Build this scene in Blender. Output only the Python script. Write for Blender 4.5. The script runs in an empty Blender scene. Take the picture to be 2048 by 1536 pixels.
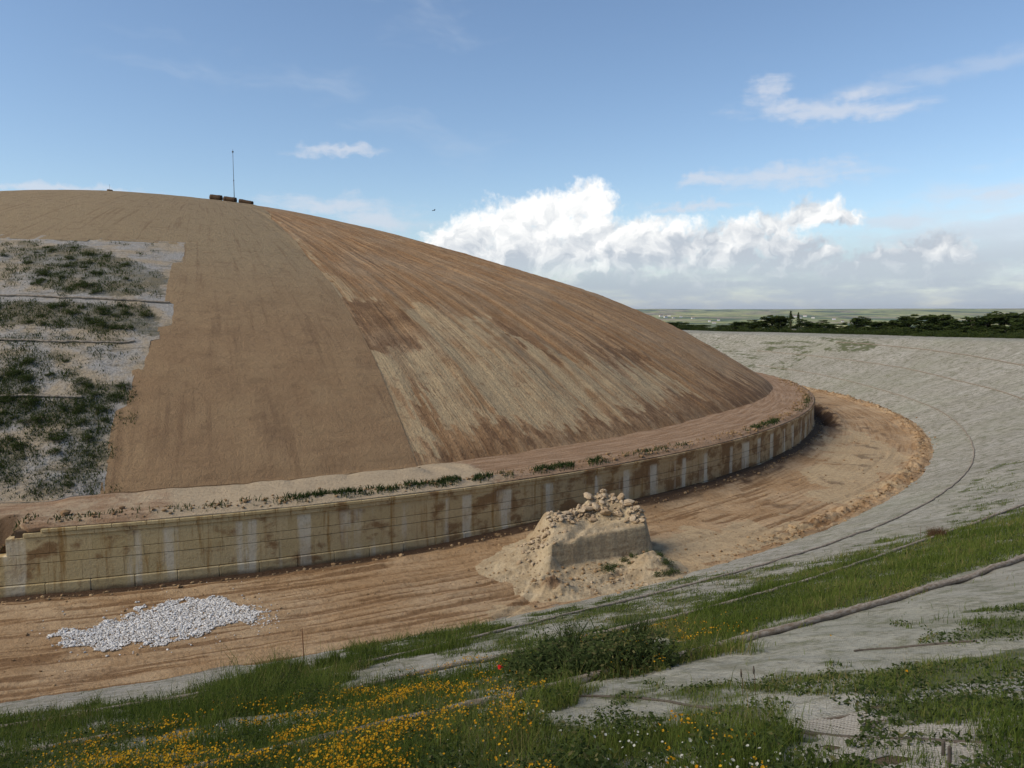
import bpy, math, numpy as np
from mathutils import Vector

# ------------------------------------------------------------------ camera, light, exposure
F = 1540.0; HOR = 622.0; PITCH = math.atan((768 - HOR) / F)      # photo is 2048 x 1536
CX, CY, HC = -42.51, 107.36, 11.885                              # centre of the ring wall, eye height over the ditch floor
SUN_AZ, SUN_EL = -112.0, 40.0
sc = bpy.context.scene
col = sc.collection
cam_d = bpy.data.cameras.new('camera'); cam = bpy.data.objects.new('camera', cam_d); col.objects.link(cam)
cam.location = (0, 0, HC); cam.rotation_euler = (math.radians(90) - PITCH, 0, 0)
cam_d.sensor_width = 36; cam_d.lens = 36 * F / 2048; cam_d.clip_start = 0.1; cam_d.clip_end = 90000
sc.camera = cam
sc.view_settings.view_transform = 'Standard'; sc.view_settings.look = 'None'
sc.view_settings.exposure = 0.4; sc.view_settings.gamma = 1.0; sc.view_settings.use_curve_mapping = False
sc.render.engine = 'CYCLES'; sc.cycles.use_denoising = True
sc.cycles.max_bounces = 6; sc.cycles.diffuse_bounces = 3; sc.cycles.volume_bounces = 0
sc.render.resolution_x = 1024; sc.render.resolution_y = 768
rng = np.random.default_rng(7)


class NT:
    """short-hand for building node trees"""
    def __init__(s, tree, dim='3D'): s.t = tree; s.dim = dim; s.t.nodes.clear()
    def n(s, kind, ins=None, **props):
        nd = s.t.nodes.new(kind)
        for k, v in props.items(): setattr(nd, k, v)
        for k, v in (ins or {}).items():
            sock = nd.inputs[k]
            if isinstance(v, bpy.types.NodeSocket): s.t.links.new(v, sock)
            elif isinstance(v, bpy.types.Node): s.t.links.new(v.outputs[0], sock)
            else: sock.default_value = v
        return nd
    def m(s, op, a, b=0.0, c=None, clamp=False):
        d = {0: a, 1: b}
        if c is not None: d[2] = c
        return s.n('ShaderNodeMath', d, operation=op, use_clamp=clamp).outputs[0]
    def v(s, op, a, b=None):
        nd = s.n('ShaderNodeVectorMath', {0: a} if b is None else {0: a, 1: b}, operation=op)
        return nd.outputs[1] if op in ('LENGTH', 'DISTANCE', 'DOT_PRODUCT') else nd.outputs[0]
    def noise(s, vec, scale=1.0, detail=4, rough=0.55, dist=0.0, color=False):
        nd = s.n('ShaderNodeTexNoise', {'Vector': vec, 'Scale': scale, 'Detail': detail, 'Roughness': rough, 'Distortion': dist}, noise_dimensions=s.dim)
        return nd.outputs['Color' if color else 0]
    def vor(s, vec, scale=1.0, out='Distance', **p):
        return s.n('ShaderNodeTexVoronoi', {'Vector': vec, 'Scale': scale}, voronoi_dimensions=s.dim, **p).outputs[out]
    def mul(s, vec, xyz): return s.v('MULTIPLY', vec, xyz)
    def ss(s, x, lo, hi, a=0.0, b=1.0):
        return s.n('ShaderNodeMapRange', {'Value': x, 'From Min': lo, 'From Max': hi, 'To Min': a, 'To Max': b},
                   interpolation_type='SMOOTHSTEP').outputs[0]
    def mix(s, f, a, b, mode='MIX'):
        def c(x): return (*x, 1) if isinstance(x, tuple) and len(x) == 3 else x
        return s.n('ShaderNodeMix', {0: f, 6: c(a), 7: c(b)}, data_type='RGBA', blend_type=mode).outputs[2]
    def attr(s, name): return s.n('ShaderNodeAttribute', attribute_name=name).outputs['Fac']


def px_dir(x, y):
    """photo pixel -> (azimuth, elevation) in degrees"""
    a = (x - 1024) / F; b = -(y - 768) / F; c, s = math.cos(PITCH), math.sin(PITCH)
    d = (a, c + b * s, -s + b * c); L = math.sqrt(sum(q * q for q in d))
    return math.degrees(math.atan2(d[0], d[1])), math.degrees(math.asin(d[2] / L))


def build_world():
    w = bpy.data.worlds.new('World'); sc.world = w; w.use_nodes = True
    t = NT(w.node_tree, '2D'); w.cycles.sampling_method = 'MANUAL'; w.cycles.sample_map_resolution = 512
    sky = t.n('ShaderNodeTexSky', sky_type='NISHITA', sun_disc=False, sun_elevation=math.radians(SUN_EL),
              sun_rotation=math.radians(SUN_AZ), altitude=100, air_density=1.0, dust_density=0.4, ozone_density=2.6)
    d = t.n('ShaderNodeTexCoord').outputs['Generated']
    sep = t.n('ShaderNodeSeparateXYZ', {0: d})
    X, Y, Z = sep.outputs
    A = t.m('MULTIPLY', t.m('ARCTAN2', X, Y), 57.29578)
    El = t.m('MULTIPLY', t.m('ARCSINE', Z), 57.29578)
    P = t.n('ShaderNodeCombineXYZ', {0: A, 1: El, 2: 0.0}).outputs[0]
    def warp(P, sc_, amp, det):
        c = t.noise(P, sc_, det, 0.55, color=True)
        return t.v('ADD', P, t.mul(t.v('SUBTRACT', c, (0.5, 0.5, 0.5)), amp))
    Pw = warp(P, 0.30, (2.4, 1.7, 0), 3)
    Pw = warp(Pw, 1.3, (1.0, 0.8, 0), 5)
    def field(P, puffs):
        out = None
        for x, y, rx, ry in puffs:
            a, e = px_dir(x, y)
            L = t.v('LENGTH', t.mul(t.v('SUBTRACT', P, (a, e, 0)), (26.9 / rx, 26.9 / ry, 0)))
            out = L if out is None else t.m('MINIMUM', out, L)
        return t.m('SUBTRACT', 1.0, out)
    cum = field(Pw, [(1170, 405, 50, 40), (1100, 432, 90, 45), (1010, 440, 80, 45), (950, 470, 70, 50), (1060, 480, 120, 55),
                     (1180, 470, 95, 55), (1275, 470, 90, 42), (900, 490, 45, 38), (1010, 520, 120, 45), (1130, 520, 110, 45),
                     (1300, 505, 90, 48), (1360, 480, 55, 48), (1250, 520, 80, 42), (1425, 485, 50, 34), (1485, 470, 48, 28),
                     (1545, 452, 50, 27), (1603, 427, 40, 28), (1640, 428, 48, 24), (1685, 432, 40, 16), (1560, 490, 90, 25),
                     (1860, 508, 60, 34), (1795, 530, 75, 36), (1720, 545, 80, 26), (1880, 545, 80, 26), (1420, 545, 120, 36), (1600, 520, 90, 26), (1440, 520, 90, 30)])
    v1 = t.vor(Pw, 0.55, feature='SMOOTH_F1'); v2 = t.vor(Pw, 1.5, feature='SMOOTH_F1')
    fine = t.noise(P, 2.2, 6, 0.6)
    bil = t.m('ADD', t.m('MULTIPLY', t.m('SUBTRACT', 0.5, v1), 0.55), t.m('MULTIPLY', t.m('SUBTRACT', 0.5, v2), 0.22))
    bil = t.m('ADD', bil, t.m('MULTIPLY', t.m('SUBTRACT', fine, 0.5), 0.75))
    D = t.m('ADD', cum, bil)
    # the bank of cumulus goes on round the horizon outside the view
    side = t.ss(t.m('ABSOLUTE', A), 36, 48)
    hgt = t.ss(t.noise(t.mul(P, (1, 0, 0)), 0.055, 3, 0.6), 0.42, 0.75, -1.0, 9.0)
    D2 = t.m('MULTIPLY', t.m('SUBTRACT', hgt, El), 0.12)
    D2 = t.m('ADD', D2, t.m('ADD', bil, t.m('MULTIPLY', t.m('SUBTRACT', side, 1.0), 3.0)))
    D = t.m('MAXIMUM', D, D2)
    # billow relief: a little darker on the sides turned from the sun and towards the base
    off = t.v('ADD', Pw, (-0.35, 0.45, 0))
    rel = t.m('SUBTRACT', t.vor(off, 0.55, feature='SMOOTH_F1'), v1)
    rel2 = t.m('SUBTRACT', t.noise(t.v('ADD', Pw, (-0.4, 0.5, 0)), 0.55, 5, 0.55), t.noise(Pw, 0.55, 5, 0.55))
    lit = t.m('ADD', t.m('MULTIPLY', rel, 0.8), t.m('MULTIPLY', rel2, -1.9))
    lit = t.m('ADD', lit, t.ss(El, 2.5, 7.5, 0.12, 0.95))
    lit = t.m('ADD', lit, t.ss(A, 2, 24, 0.10, -0.22), clamp=True)
    ccol = t.mix(lit, (3.7, 4.1, 4.6), (7.4, 7.4, 7.3))
    # low grey-blue stratus under and between the heads, thin veils above
    veil = t.noise(t.mul(P, (0.10, 0.42, 1)), 1.0, 5, 0.62)
    low = t.m('MULTIPLY', t.ss(El, 7.2, 1.0), t.ss(veil, 0.15, 0.55))
    low = t.m('MULTIPLY', low, 0.9)
    whisp = t.noise(t.mul(warp(P, 0.2, (3, 0.8, 0), 3), (0.22, 0.9, 1)), 1.0, 6, 0.65)
    wf = field(Pw, [(1650, 222, 190, 26), (1530, 185, 50, 45), (1570, 350, 180, 26), (1420, 360, 90, 14), (670, 298, 110, 14),
                    (1990, 392, 60, 12), (650, 412, 170, 26), (760, 440, 120, 30), (100, 376, 260, 10), (2040, 480, 330, 130),
                    (1820, 440, 120, 30), (1380, 410, 130, 14)])
    trail = field(t.v('ADD', P, t.mul(t.v('SUBTRACT', Pw, P), (.35, .35, 0))), [(1640, 205, 90, 16), (1750, 180, 110, 22), (1870, 152, 120, 24), (1990, 124, 120, 26), (2120, 95, 140, 28)])
    tra = t.ss(t.m('ADD', trail, t.m('MULTIPLY', t.m('SUBTRACT', whisp, 0.5), 1.4)), 0.05, 1.0, 0, 0.30)
    wa = t.ss(t.m('ADD', wf, t.m('MULTIPLY', t.m('SUBTRACT', whisp, 0.5), 1.7)), -0.05, 0.95, 0, 0.66)
    cir = t.m('MULTIPLY', t.ss(t.noise(t.mul(warp(P, 0.12, (6, 3, 0), 3), (0.05, 0.22, 1)), 1.0, 6, 0.6), 0.56, 0.85), 0.28)
    cir = t.m('MULTIPLY', cir, t.ss(El, 8, 14))
    base = t.n('ShaderNodeHueSaturation', {'Saturation': 1.0, 'Value': 1.0, 'Color': sky}).outputs[0]
    c = t.mix(cir, base, (4.7, 5.1, 5.7))
    c = t.mix(tra, c, (4.7, 5.0, 5.6))
    c = t.mix(wa, c, (4.9, 5.15, 5.7))
    c = t.mix(low, c, (3.0, 3.5, 4.15))
    ca = t.m('MULTIPLY', t.ss(D, -0.16, 0.55), t.ss(El, 0.6, 4.4))
    c = t.mix(ca, c, ccol)
    bg = t.n('ShaderNodeBackground', {'Color': c, 'Strength': 0.11})
    t.n('ShaderNodeOutputWorld', {'Surface': bg})
build_world()

sun_d = bpy.data.lights.new('sun', 'SUN'); sun = bpy.data.objects.new('sun', sun_d); col.objects.link(sun)
sun_d.energy = 2.7; sun_d.angle = math.radians(38); sun_d.color = (1.0, 0.89, 0.73)
_a, _e = math.radians(SUN_AZ), math.radians(SUN_EL)
sun.rotation_euler = Vector((math.sin(_a) * math.cos(_e), math.cos(_a) * math.cos(_e), math.sin(_e))).to_track_quat('Z', 'Y').to_euler()

# ------------------------------------------------------------------ numeric helpers
def vn(x, y, seed=0):
    x, y = np.broadcast_arrays(np.asarray(x, np.float32), np.asarray(y, np.float32))
    xf = np.floor(x); yf = np.floor(y); fx = x - xf; fy = y - yf
    fx = fx * fx * (3 - 2 * fx); fy = fy * fy * (3 - 2 * fy)
    a0 = xf.astype(np.int32).astype(np.uint32) * np.uint32(374761393); b0 = yf.astype(np.int32).astype(np.uint32) * np.uint32(668265263) + np.uint32(seed * 974634777 & 0xFFFFFFFF)
    a1 = a0 + np.uint32(374761393); b1 = b0 + np.uint32(668265263)
    def h(n):
        n = (n ^ (n >> np.uint32(13))) * np.uint32(1274126177); n = (n ^ (n >> np.uint32(16))) * np.uint32(2246822519)
        return ((n ^ (n >> np.uint32(15))) & np.uint32(0xFFFFFF)).astype(np.float32) * np.float32(1 / 16777215.0)
    return (h(a0 + b0) * (1 - fx) + h(a1 + b0) * fx) * (1 - fy) + (h(a0 + b1) * (1 - fx) + h(a1 + b1) * fx) * fy
def fbm(x, y, seed=0, oct=4):
    s = 0; a = 1; t = 0
    for o in range(oct):
        s = s + a * vn(x * 2 ** o, y * 2 ** o, seed + o * 17); t += a; a *= 0.5
    return s / t
def sstep(x, a, b):
    t = np.clip((x - a) / (b - a), 0, 1); return t * t * (3 - 2 * t)
def gauss(x): return np.exp(-x * x)
def raz(x, y): return np.hypot(x - CX, y - CY), np.degrees(np.arctan2(x - CX, -(y - CY)))
def pol(r, az):
    a = np.radians(az); return CX + r * np.sin(a), CY - r * np.cos(a)
def proj(x, y, z):
    c, s = math.cos(PITCH), math.sin(PITCH); dz = z - HC
    dep = y * c - dz * s; up = y * s + dz * c; dep = np.where(dep < 0.1, np.nan, dep)
    return 1024 + F * x / dep, 768 - F * up / dep
def inpoly(px, py, poly):
    r = np.zeros(np.shape(px), bool); n = len(poly)
    for i in range(n):
        x0, y0 = poly[i]; x1, y1 = poly[(i + 1) % n]
        if y0 == y1: continue
        r ^= ((y0 > py) != (y1 > py)) & (px < (x1 - x0) * (py - y0) / (y1 - y0) + x0)
    return r

# ------------------------------------------------------------------ the lie of the land
SX, SY, MH, ZF = -53.0, 104.0, 24.69, 3.0
_t = np.linspace(0, 1, 201)
_g = np.interp(_t, [0, .15, .3, .45, .6, .75, .88, 1.], [1, .937, .874, .752, .601, .441, .242, 0])
for _ in range(60):
    _g[1:-1] = (_g[:-2] + 2 * _g[1:-1] + _g[2:]) / 4; _g[0] = _g[1]
def rfoot(az): return np.interp(az, [-180, -60, 0, 20, 40, 55, 75, 90, 120, 180], [75, 74, 74, 74.6, 73.2, 73, 75.3, 76.6, 77, 75])
_az = np.linspace(-180, 180, 1441); _fx, _fy = pol(rfoot(_az), _az)
_phi = np.unwrap(np.arctan2(_fx - SX, -(_fy - SY))); _dd = np.hypot(_fx - SX, _fy - SY)
def mound_s(x, y):
    ph = np.arctan2(x - SX, -(y - SY)); return np.hypot(x - SX, y - SY) / np.interp(ph, _phi, _dd, period=2 * np.pi)
def mound_z(x, y, detail=True):
    z = ZF + MH * np.interp(mound_s(x, y), _t, _g)
    if detail:
        r, a = raz(x, y); u = np.radians(a) * 74
        ms_ = mound_s(x, y); raw = sstep(a, 31, 34) * sstep(r, 15, 40) * (1 - .85 * sstep(ms_, .955, .995)); z = z - .22 * sstep(ms_, .985, 1.0)
        z = z + raw * (0.50 * (fbm(u / 1.5, r / 13 + u * .02, 3, 4) - .5) + 0.11 * (fbm(u / .42, r / 5, 5, 3) - .5) + .16 * (fbm(x / .9, y / .9, 6, 3) - .5)) + 0.05 * (fbm(x / 2, y / 2, 9, 3) - .5)
    return z
def zrim(az): return np.interp(az, [-180, -40, 0, 25, 45, 60, 80, 95, 105, 130, 180], [8, 10, 10.75, 10.75, 9.8, 9.0, 8.3, 7.7, 7.3, 7, 8])
TRACKS = [(86.9, .5, 1.0, 1), (88.1, .35, .8, 2), (85.4, .6, .9, 3), (83.7, .5, .7, 4), (82.2, .4, .55, 5), (87.5, .9, .9, 6), (86.1, 1.1, .8, 7), (84.4, 1.2, .7, 8), (81.2, .3, .5, 9), (88.6, .2, .9, 10)]
def floor_z(x, y):
    r, a = raz(x, y); u = np.radians(a) * 84
    z = 0.16 * (fbm(x / 2.6, y / 2.6, 21, 4) - .5) + 0.05 * (fbm(x / .45, y / .45, 22, 3) - .5)
    for rk, wob, amp, sd in TRACKS:
        rr = rk + wob * (2 * fbm(u / 9, 0 * u + sd, sd, 2) - 1); pres = sstep(fbm(u / 6, 0 * u + sd * 3.1, 40 + sd, 2), .40, .62) * amp * (1 - .55 * sstep(a, 40, 55))
        q = (r - rr) / .17
        tread = .8 + .2 * np.sin(u * 2 * np.pi / .32 + 3 * q)
        z = z + pres * (-.085 * gauss(q) * tread + .045 * gauss((np.abs(q) - 1.9) / .7))
    rz = sstep(fbm(x / 5, y / 5, 25, 2), .36, .56) * (1 - .45 * sstep(a, 38, 50))
    z = z + rz * .11 * (fbm(u / 5 + .3 * r, r / .21, 26, 3) - .5)
    q = (r - (89.2 - (u - 41) * .62)) / .22                                     # a track that swings across towards the heap
    z = z + sstep(u, 36, 41) * (1 - sstep(u, 47, 52)) * (-.1 * gauss(q) + .05 * gauss((np.abs(q) - 1.8) / .7))
    near = np.maximum(r - 79.05, 0)
    z = z - .10 * (1 - sstep(near + .35 * (fbm(u / 1.4, r * 0, 37, 3) - .5), .55, 1.15)) * (1 - sstep(a, 27, 33)) * (.4 + .9 * fbm(u / 2.2, r * 0, 31, 3))   # scour at the wall foot
    z = z + .22 * gauss((near - 1.55) / .45) * (1 - sstep(a, 30, 36)) * fbm(u / 1.5, r, 32, 3)
    ramp = sstep(a, 27, 36) * (1 - sstep(a, 66, 74))
    z = z + ramp * .42 * (1 - sstep(near + .7 * (fbm(u / 3, r * 0, 33, 3) - .5), 0.0, 2.2))
    pit = sstep(a, 68, 72) * (1 - sstep(a, 80, 83)) * (1 - sstep(near + .9 * (fbm(u / 1.2, r * 0, 34, 3) - .5), 1.3, 2.3))
    z = z - .75 * pit + .35 * gauss((near - 2.7) / .5) * sstep(a, 68, 72) * (1 - sstep(a, 81, 85)) * (.4 + fbm(u / .8, r, 35, 3))
    edge = gauss((r - 88.3) / .75) * sstep(a, 33, 42)
    z = z + edge * (.10 + .42 * np.maximum(fbm(x / .7, y / .7, 36, 4) - .38, 0) * 2)
    return z
BPX = np.array([-20, 0, 3.6, 10, 16, 26.5, 40.]); BPY = np.array([-.1, -.02, 1.45, 3.75, 6.1, 10.285, 15.5])
def bank_z(x, y, detail=True):
    r, a = raz(x, y); zb = np.interp(r - 89, BPX, BPY); zr = zrim(a) - .012 * np.maximum(r - 116, 0)
    z = -np.log(np.exp(-5 * np.minimum(zb, 14)) + np.exp(-5 * zr)) / 5
    if detail:
        u = np.radians(a) * 100
        z = z + .07 * (fbm(u / 1.1, r / 4, 51, 3) - .5) + .04 * (fbm(u / .33, r / 1.2, 52, 3) - .5) + .12 * (fbm(x / 1.2, y / 1.2, 53, 4) - .5)
    return z
def ledge_z(x, y):
    r, a = raz(x, y); u = np.radians(a) * 79
    z = 2.98 - .05 * sstep(r, 75, 79) + .16 * (fbm(x / 1.6, y / 1.6, 61, 4) - .5) + .05 * (fbm(u / 3, r / .3, 62, 3) - .5)
    z = z + .22 * gauss((r - 78.25) / .45) * fbm(u / .8, r / .8, 63, 3) * (1 - .5 * sstep(a, 30, 60))
    z = z + .3 * gauss((r - 75.2) / .8) * sstep(fbm(u / 3, r * 0, 64, 3), .35, .7) * sstep(a, 15, 19) * (1 - sstep(a, 31, 33))
    z = z + (2.79 + .05 * fbm(u / .5, r * 0, 66, 3) - z) * sstep(r, 78.55, 79.0) * sstep(a, 16.0, 16.3)
    return z - 1.25 * (1 - sstep(a, 15.3, 16.15)) * sstep(r + 1.2 * (fbm(u / .7, r * 0, 65, 2) - .5), 77.0, 77.7)
def ground_z(x, y):
    x = np.asarray(x, float); y = np.asarray(y, float); r, a = raz(x, y)
    z = np.zeros(x.shape); inside = mound_s(x, y) < 1
    for m, fn in ((r > 89.0, bank_z), ((r <= 89.0) & (r > 79.0), floor_z), ((r <= 79.0) & inside, mound_z), ((r <= 79.0) & ~inside, ledge_z)):
        if m.any(): z[m] = fn(x[m], y[m])
    return z
def hit(pts, z_off=0.0, t0=2., t1=300., n=6000):
    """points where the photo's pixels meet the ground"""
    pts = np.atleast_2d(np.asarray(pts, float)); t = np.geomspace(t0, t1, n); out = []
    c, s = math.cos(PITCH), math.sin(PITCH)
    for x, y in pts:
        a = (x - 1024) / F; b = -(y - 768) / F; d = (a, c + b * s, -s + b * c)
        X, Y, Z = d[0] * t, d[1] * t, HC + d[2] * t
        r, az = raz(X, Y)
        g = np.where(r > 89, bank_z(X, Y, False), np.where(r > 78.9, 0, np.where(mound_s(X, Y) < 1, mound_z(X, Y, False), 3.0)))
        h = Z - g - z_off; i = int(np.argmax(h < 0)); k = h[i - 1] / (h[i - 1] - h[i]); tt = t[i - 1] + k * (t[i] - t[i - 1])
        out.append((d[0] * tt, d[1] * tt))
    return np.array(out)

# ------------------------------------------------------------------ mesh helpers
def mesh(name, V, faces, smooth=True, attrs=None, uv=None):
    V = np.asarray(V, np.float32).reshape(-1, 3); me = bpy.data.meshes.new(name)
    fl = [np.asarray(f, np.int32) for f in (faces if isinstance(faces, list) else [faces]) if len(f)]
    loops = np.concatenate([f.ravel() for f in fl]); sizes = np.concatenate([np.full(len(f), f.shape[1], np.int32) for f in fl])
    me.vertices.add(len(V)); me.vertices.foreach_set('co', V.ravel())
    me.loops.add(len(loops)); me.loops.foreach_set('vertex_index', loops)
    me.polygons.add(len(sizes)); st = np.zeros(len(sizes), np.int32); st[1:] = np.cumsum(sizes)[:-1]
    me.polygons.foreach_set('loop_start', st)
    me.polygons.foreach_set('use_smooth', np.full(len(sizes), smooth, bool))
    if uv is not None:
        l = me.uv_layers.new(name='UVMap'); l.data.foreach_set('uv', np.asarray(uv, np.float32).reshape(-1, 2)[loops].ravel())
    for k, a in (attrs or {}).items():
        at = me.attributes.new(k, 'FLOAT', 'POINT'); at.data.foreach_set('value', np.asarray(a, np.float32).ravel())
    me.update(calc_edges=True)
    return me
def gridfaces(ni, nj):
    i = np.arange(ni - 1)[:, None] * nj + np.arange(nj - 1)[None]; i = i.ravel()
    return np.stack([i, i + nj, i + nj + 1, i + 1], 1)
def obj(name, me, m=None, parent=None, loc=None, rot=None, scale=None, **tags):
    o = bpy.data.objects.new(name, me); col.objects.link(o)
    if m is not None and me is not None and not me.materials: me.materials.append(m)
    if parent is not None: o.parent = parent
    if loc is not None: o.location = loc
    if rot is not None: o.rotation_euler = rot
    if scale is not None: o.scale = scale if hasattr(scale, '__len__') else (scale,) * 3
    for k, v in tags.items(): o[k] = v
    return o
def empty(name, loc=(0, 0, 0), rot=(0, 0, 0), **tags): return obj(name, None, None, None, loc, rot, **tags)
def copy_tree(o, parent=None):
    c = o.copy(); col.objects.link(c); c.parent = parent
    for ch in list(o.children): copy_tree(ch, c)
    return c
def tube(P, rad, k=7, jit=0.0, seed=0, cap=True):
    P = np.asarray(P, float); n = len(P); rad = np.broadcast_to(rad, n); T = np.gradient(P, axis=0); T /= np.linalg.norm(T, axis=1)[:, None]
    up = np.tile([0, 0, 1.], (n, 1)); up[np.abs(T[:, 2]) > .9] = (1, 0, 0)
    B = np.cross(T, up); B /= np.linalg.norm(B, axis=1)[:, None]; N = np.cross(B, T)
    a = np.linspace(0, 2 * np.pi, k, endpoint=False); rg = np.random.default_rng(seed)
    R = rad[:, None] * (1 + jit * rg.normal(size=(n, k)))
    V = P[:, None] + R[..., None] * (np.cos(a)[None, :, None] * B[:, None] + np.sin(a)[None, :, None] * N[:, None])
    i = np.arange(n - 1)[:, None] * k; j = np.arange(k)[None]; j2 = (j + 1) % k
    Fq = np.stack([i + j, i + j2, i + k + j2, i + k + j], -1).reshape(-1, 4)
    V = V.reshape(-1, 3); tris = np.zeros((0, 3), int)
    if cap:
        V = np.vstack([V, P[:1], P[-1:]]); jj = np.arange(k)
        tris = np.vstack([np.stack([(jj + 1) % k, jj, np.full(k, n * k)], 1), np.stack([(n - 1) * k + jj, (n - 1) * k + (jj + 1) % k, np.full(k, n * k + 1)], 1)])
    return V, [Fq, tris]
def join(parts):
    Vs, q, t3, o = [], [], [], 0
    for V, fs in parts:
        for f in (fs if isinstance(fs, list) else [fs]):
            f = np.asarray(f)
            if len(f): (q if f.shape[1] == 4 else t3).append(f + o)
        Vs.append(V); o += len(V)
    return np.vstack(Vs), [np.vstack(x) for x in (q, t3) if x]
def box(x0, x1, y0, y1, z0, z1):
    V = np.array([(x, y, z) for x in (x0, x1) for y in (y0, y1) for z in (z0, z1)], float)
    return V, np.array([(0, 1, 3, 2), (4, 6, 7, 5), (0, 4, 5, 1), (2, 3, 7, 6), (0, 2, 6, 4), (1, 5, 7, 3)])
def bevel_mesh(name, V, fs, w, seg=1):
    import bmesh
    me = mesh(name, V, fs, smooth=False); bm = bmesh.new(); bm.from_mesh(me); bmesh.ops.recalc_face_normals(bm, faces=bm.faces)
    bmesh.ops.bevel(bm, geom=bm.edges[:], offset=w, segments=seg, affect='EDGES'); bm.to_mesh(me); bm.free(); return me
_ico = None
def rock(seed, sub=2, rough=.25, flat=.75):
    import bmesh
    bm = bmesh.new(); bmesh.ops.create_icosphere(bm, subdivisions=sub, radius=1.0)
    V = np.array([v.co[:] for v in bm.verts]); Fc = np.array([[v.index for v in f.verts] for f in bm.faces]); bm.free()
    rg = np.random.default_rng(seed)
    for _ in range(5):                                     # chop flats off so it reads as broken stone
        n = rg.normal(size=3); n /= np.linalg.norm(n); d = V @ n; c = rg.uniform(.45, .85); V = V - np.maximum(d - c, 0)[:, None] * n
    V = V * (1 + rough * .4 * rg.normal(size=(len(V), 1))) * np.array([1, rg.uniform(.7, 1), flat])
    return V, Fc

# ------------------------------------------------------------------ materials
def mat(name, fn):
    m = bpy.data.materials.new(name); m.use_nodes = True; t = NT(m.node_tree); r = fn(t)
    if isinstance(r, bpy.types.NodeSocket): out = r
    else:
        ins = {'Base Color': r['c'], 'Roughness': r.get('r', .95), 'Specular IOR Level': r.get('s', .15)}
        if 'n' in r: ins['Normal'] = r['n']
        out = t.n('ShaderNodeBsdfPrincipled', ins).outputs[0]
    t.n('ShaderNodeOutputMaterial', {'Surface': out}); return m
def bump(t, h, dist, k=1.0): return t.n('ShaderNodeBump', {'Height': h, 'Distance': dist, 'Strength': k}).outputs[0]
def pos(t): return t.n('ShaderNodeNewGeometry').outputs['Position']
def uvw(t): return t.n('ShaderNodeUVMap').outputs[0]
def rnd(t): return t.n('ShaderNodeObjectInfo').outputs['Random']

def _floor(t):
    p, u = pos(t), uvw(t)
    a = t.noise(p, .22, 5, .6); st = t.noise(t.mul(u, (.18, 2.2, 1)), 1, 5, .6); f = t.noise(p, 3.5, 6, .65); st2 = t.noise(t.mul(u, (.5, 7, 1)), 1, 4, .6)
    c = t.mix(t.ss(a, .36, .66), (.355, .228, .118), (.440, .310, .180))
    c = t.mix(t.ss(st, .48, .70, 0, .7), c, (.245, .138, .060))
    c = t.mix(t.ss(t.m('ADD', t.attr('rut'), t.m('MULTIPLY', t.m('SUBTRACT', f, .5), .5)), .15, .85, 0, .8), c, (.175, .095, .042))
    c = t.mix(t.ss(st2, .56, .72, 0, .5), c, (.20, .115, .058))
    c = t.mix(t.ss(t.noise(p, .9, 4, .6), .60, .75, 0, .55), c, (.215, .12, .06))
    c = t.mix(t.ss(t.attr('pale'), 0, 1, 0, .8), c, (.45, .345, .205))
    c = t.mix(t.ss(t.attr('moist_or_shade'), .05, .9), c, (.085, .050, .028))  # damp soil, plus the trench shade painted along the wall foot
    c = t.mix(t.ss(f, .42, .72, 0, .7), c, t.mix(1.0, c, (.60, .56, .52), 'MULTIPLY'))
    h = t.m('ADD', t.m('MULTIPLY', t.noise(p, 7, 6, .7), 1.4), t.m('MULTIPLY', st2, .8))
    return dict(c=c, n=bump(t, h, .07))
M_FLOOR = mat('raw_sand', _floor)

def _mound(t):
    p, u = pos(t), uvw(t)
    s1 = t.noise(t.mul(u, (.75, .05, 1)), 1, 6, .62, .3); s2 = t.noise(t.mul(u, (3.2, .12, 1)), 1, 4, .65); s3 = t.noise(t.mul(u, (.28, .10, 1)), 1, 4, .55)
    iso = t.noise(p, .5, 5, .65); f = t.noise(p, 4, 5, .7)
    c = t.mix(t.ss(s1, .36, .66), (.285, .160, .074), (.410, .262, .138))
    c = t.mix(t.ss(t.noise(p, .16, 5, .6), .45, .65, 0, .6), c, (.37, .26, .155))
    pk = t.m('ADD', t.attr('pale'), t.m('ADD', t.m('MULTIPLY', t.m('SUBTRACT', s1, .5), 1.5), t.m('MULTIPLY', t.m('SUBTRACT', iso, .5), 1.0)))
    c = t.mix(t.ss(pk, .30, .78, 0, .90), c, (.470, .350, .200))
    c = t.mix(t.m('MULTIPLY', t.ss(s2, .56, .70, 0, .8), t.ss(iso, .40, .60)), c, (.150, .080, .038))
    c = t.mix(t.ss(s3, .60, .72, 0, .4), c, (.185, .100, .052))
    dk = t.m('ADD', t.attr('dark'), t.m('ADD', t.m('MULTIPLY', t.m('SUBTRACT', iso, .5), 1.3), t.m('MULTIPLY', t.m('SUBTRACT', s2, .5), .9)))
    c = t.mix(t.ss(dk, .30, .85, 0, .78), c, (.165, .090, .046))
    c = t.mix(t.ss(t.noise(p, 1.4, 5, .7), .54, .68, 0, .5), c, (.20, .115, .060))
    c = t.mix(t.ss(f, .40, .72, 0, .6), c, t.mix(1.0, c, (.6, .56, .52), 'MULTIPLY'))
    h = t.m('ADD', t.m('MULTIPLY', s2, .8), t.m('ADD', t.noise(p, 5, 6, .7), t.m('MULTIPLY', s1, 1.5)))
    return dict(c=c, n=bump(t, h, .16))
M_MOUND = mat('mound_soil', _mound)

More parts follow.
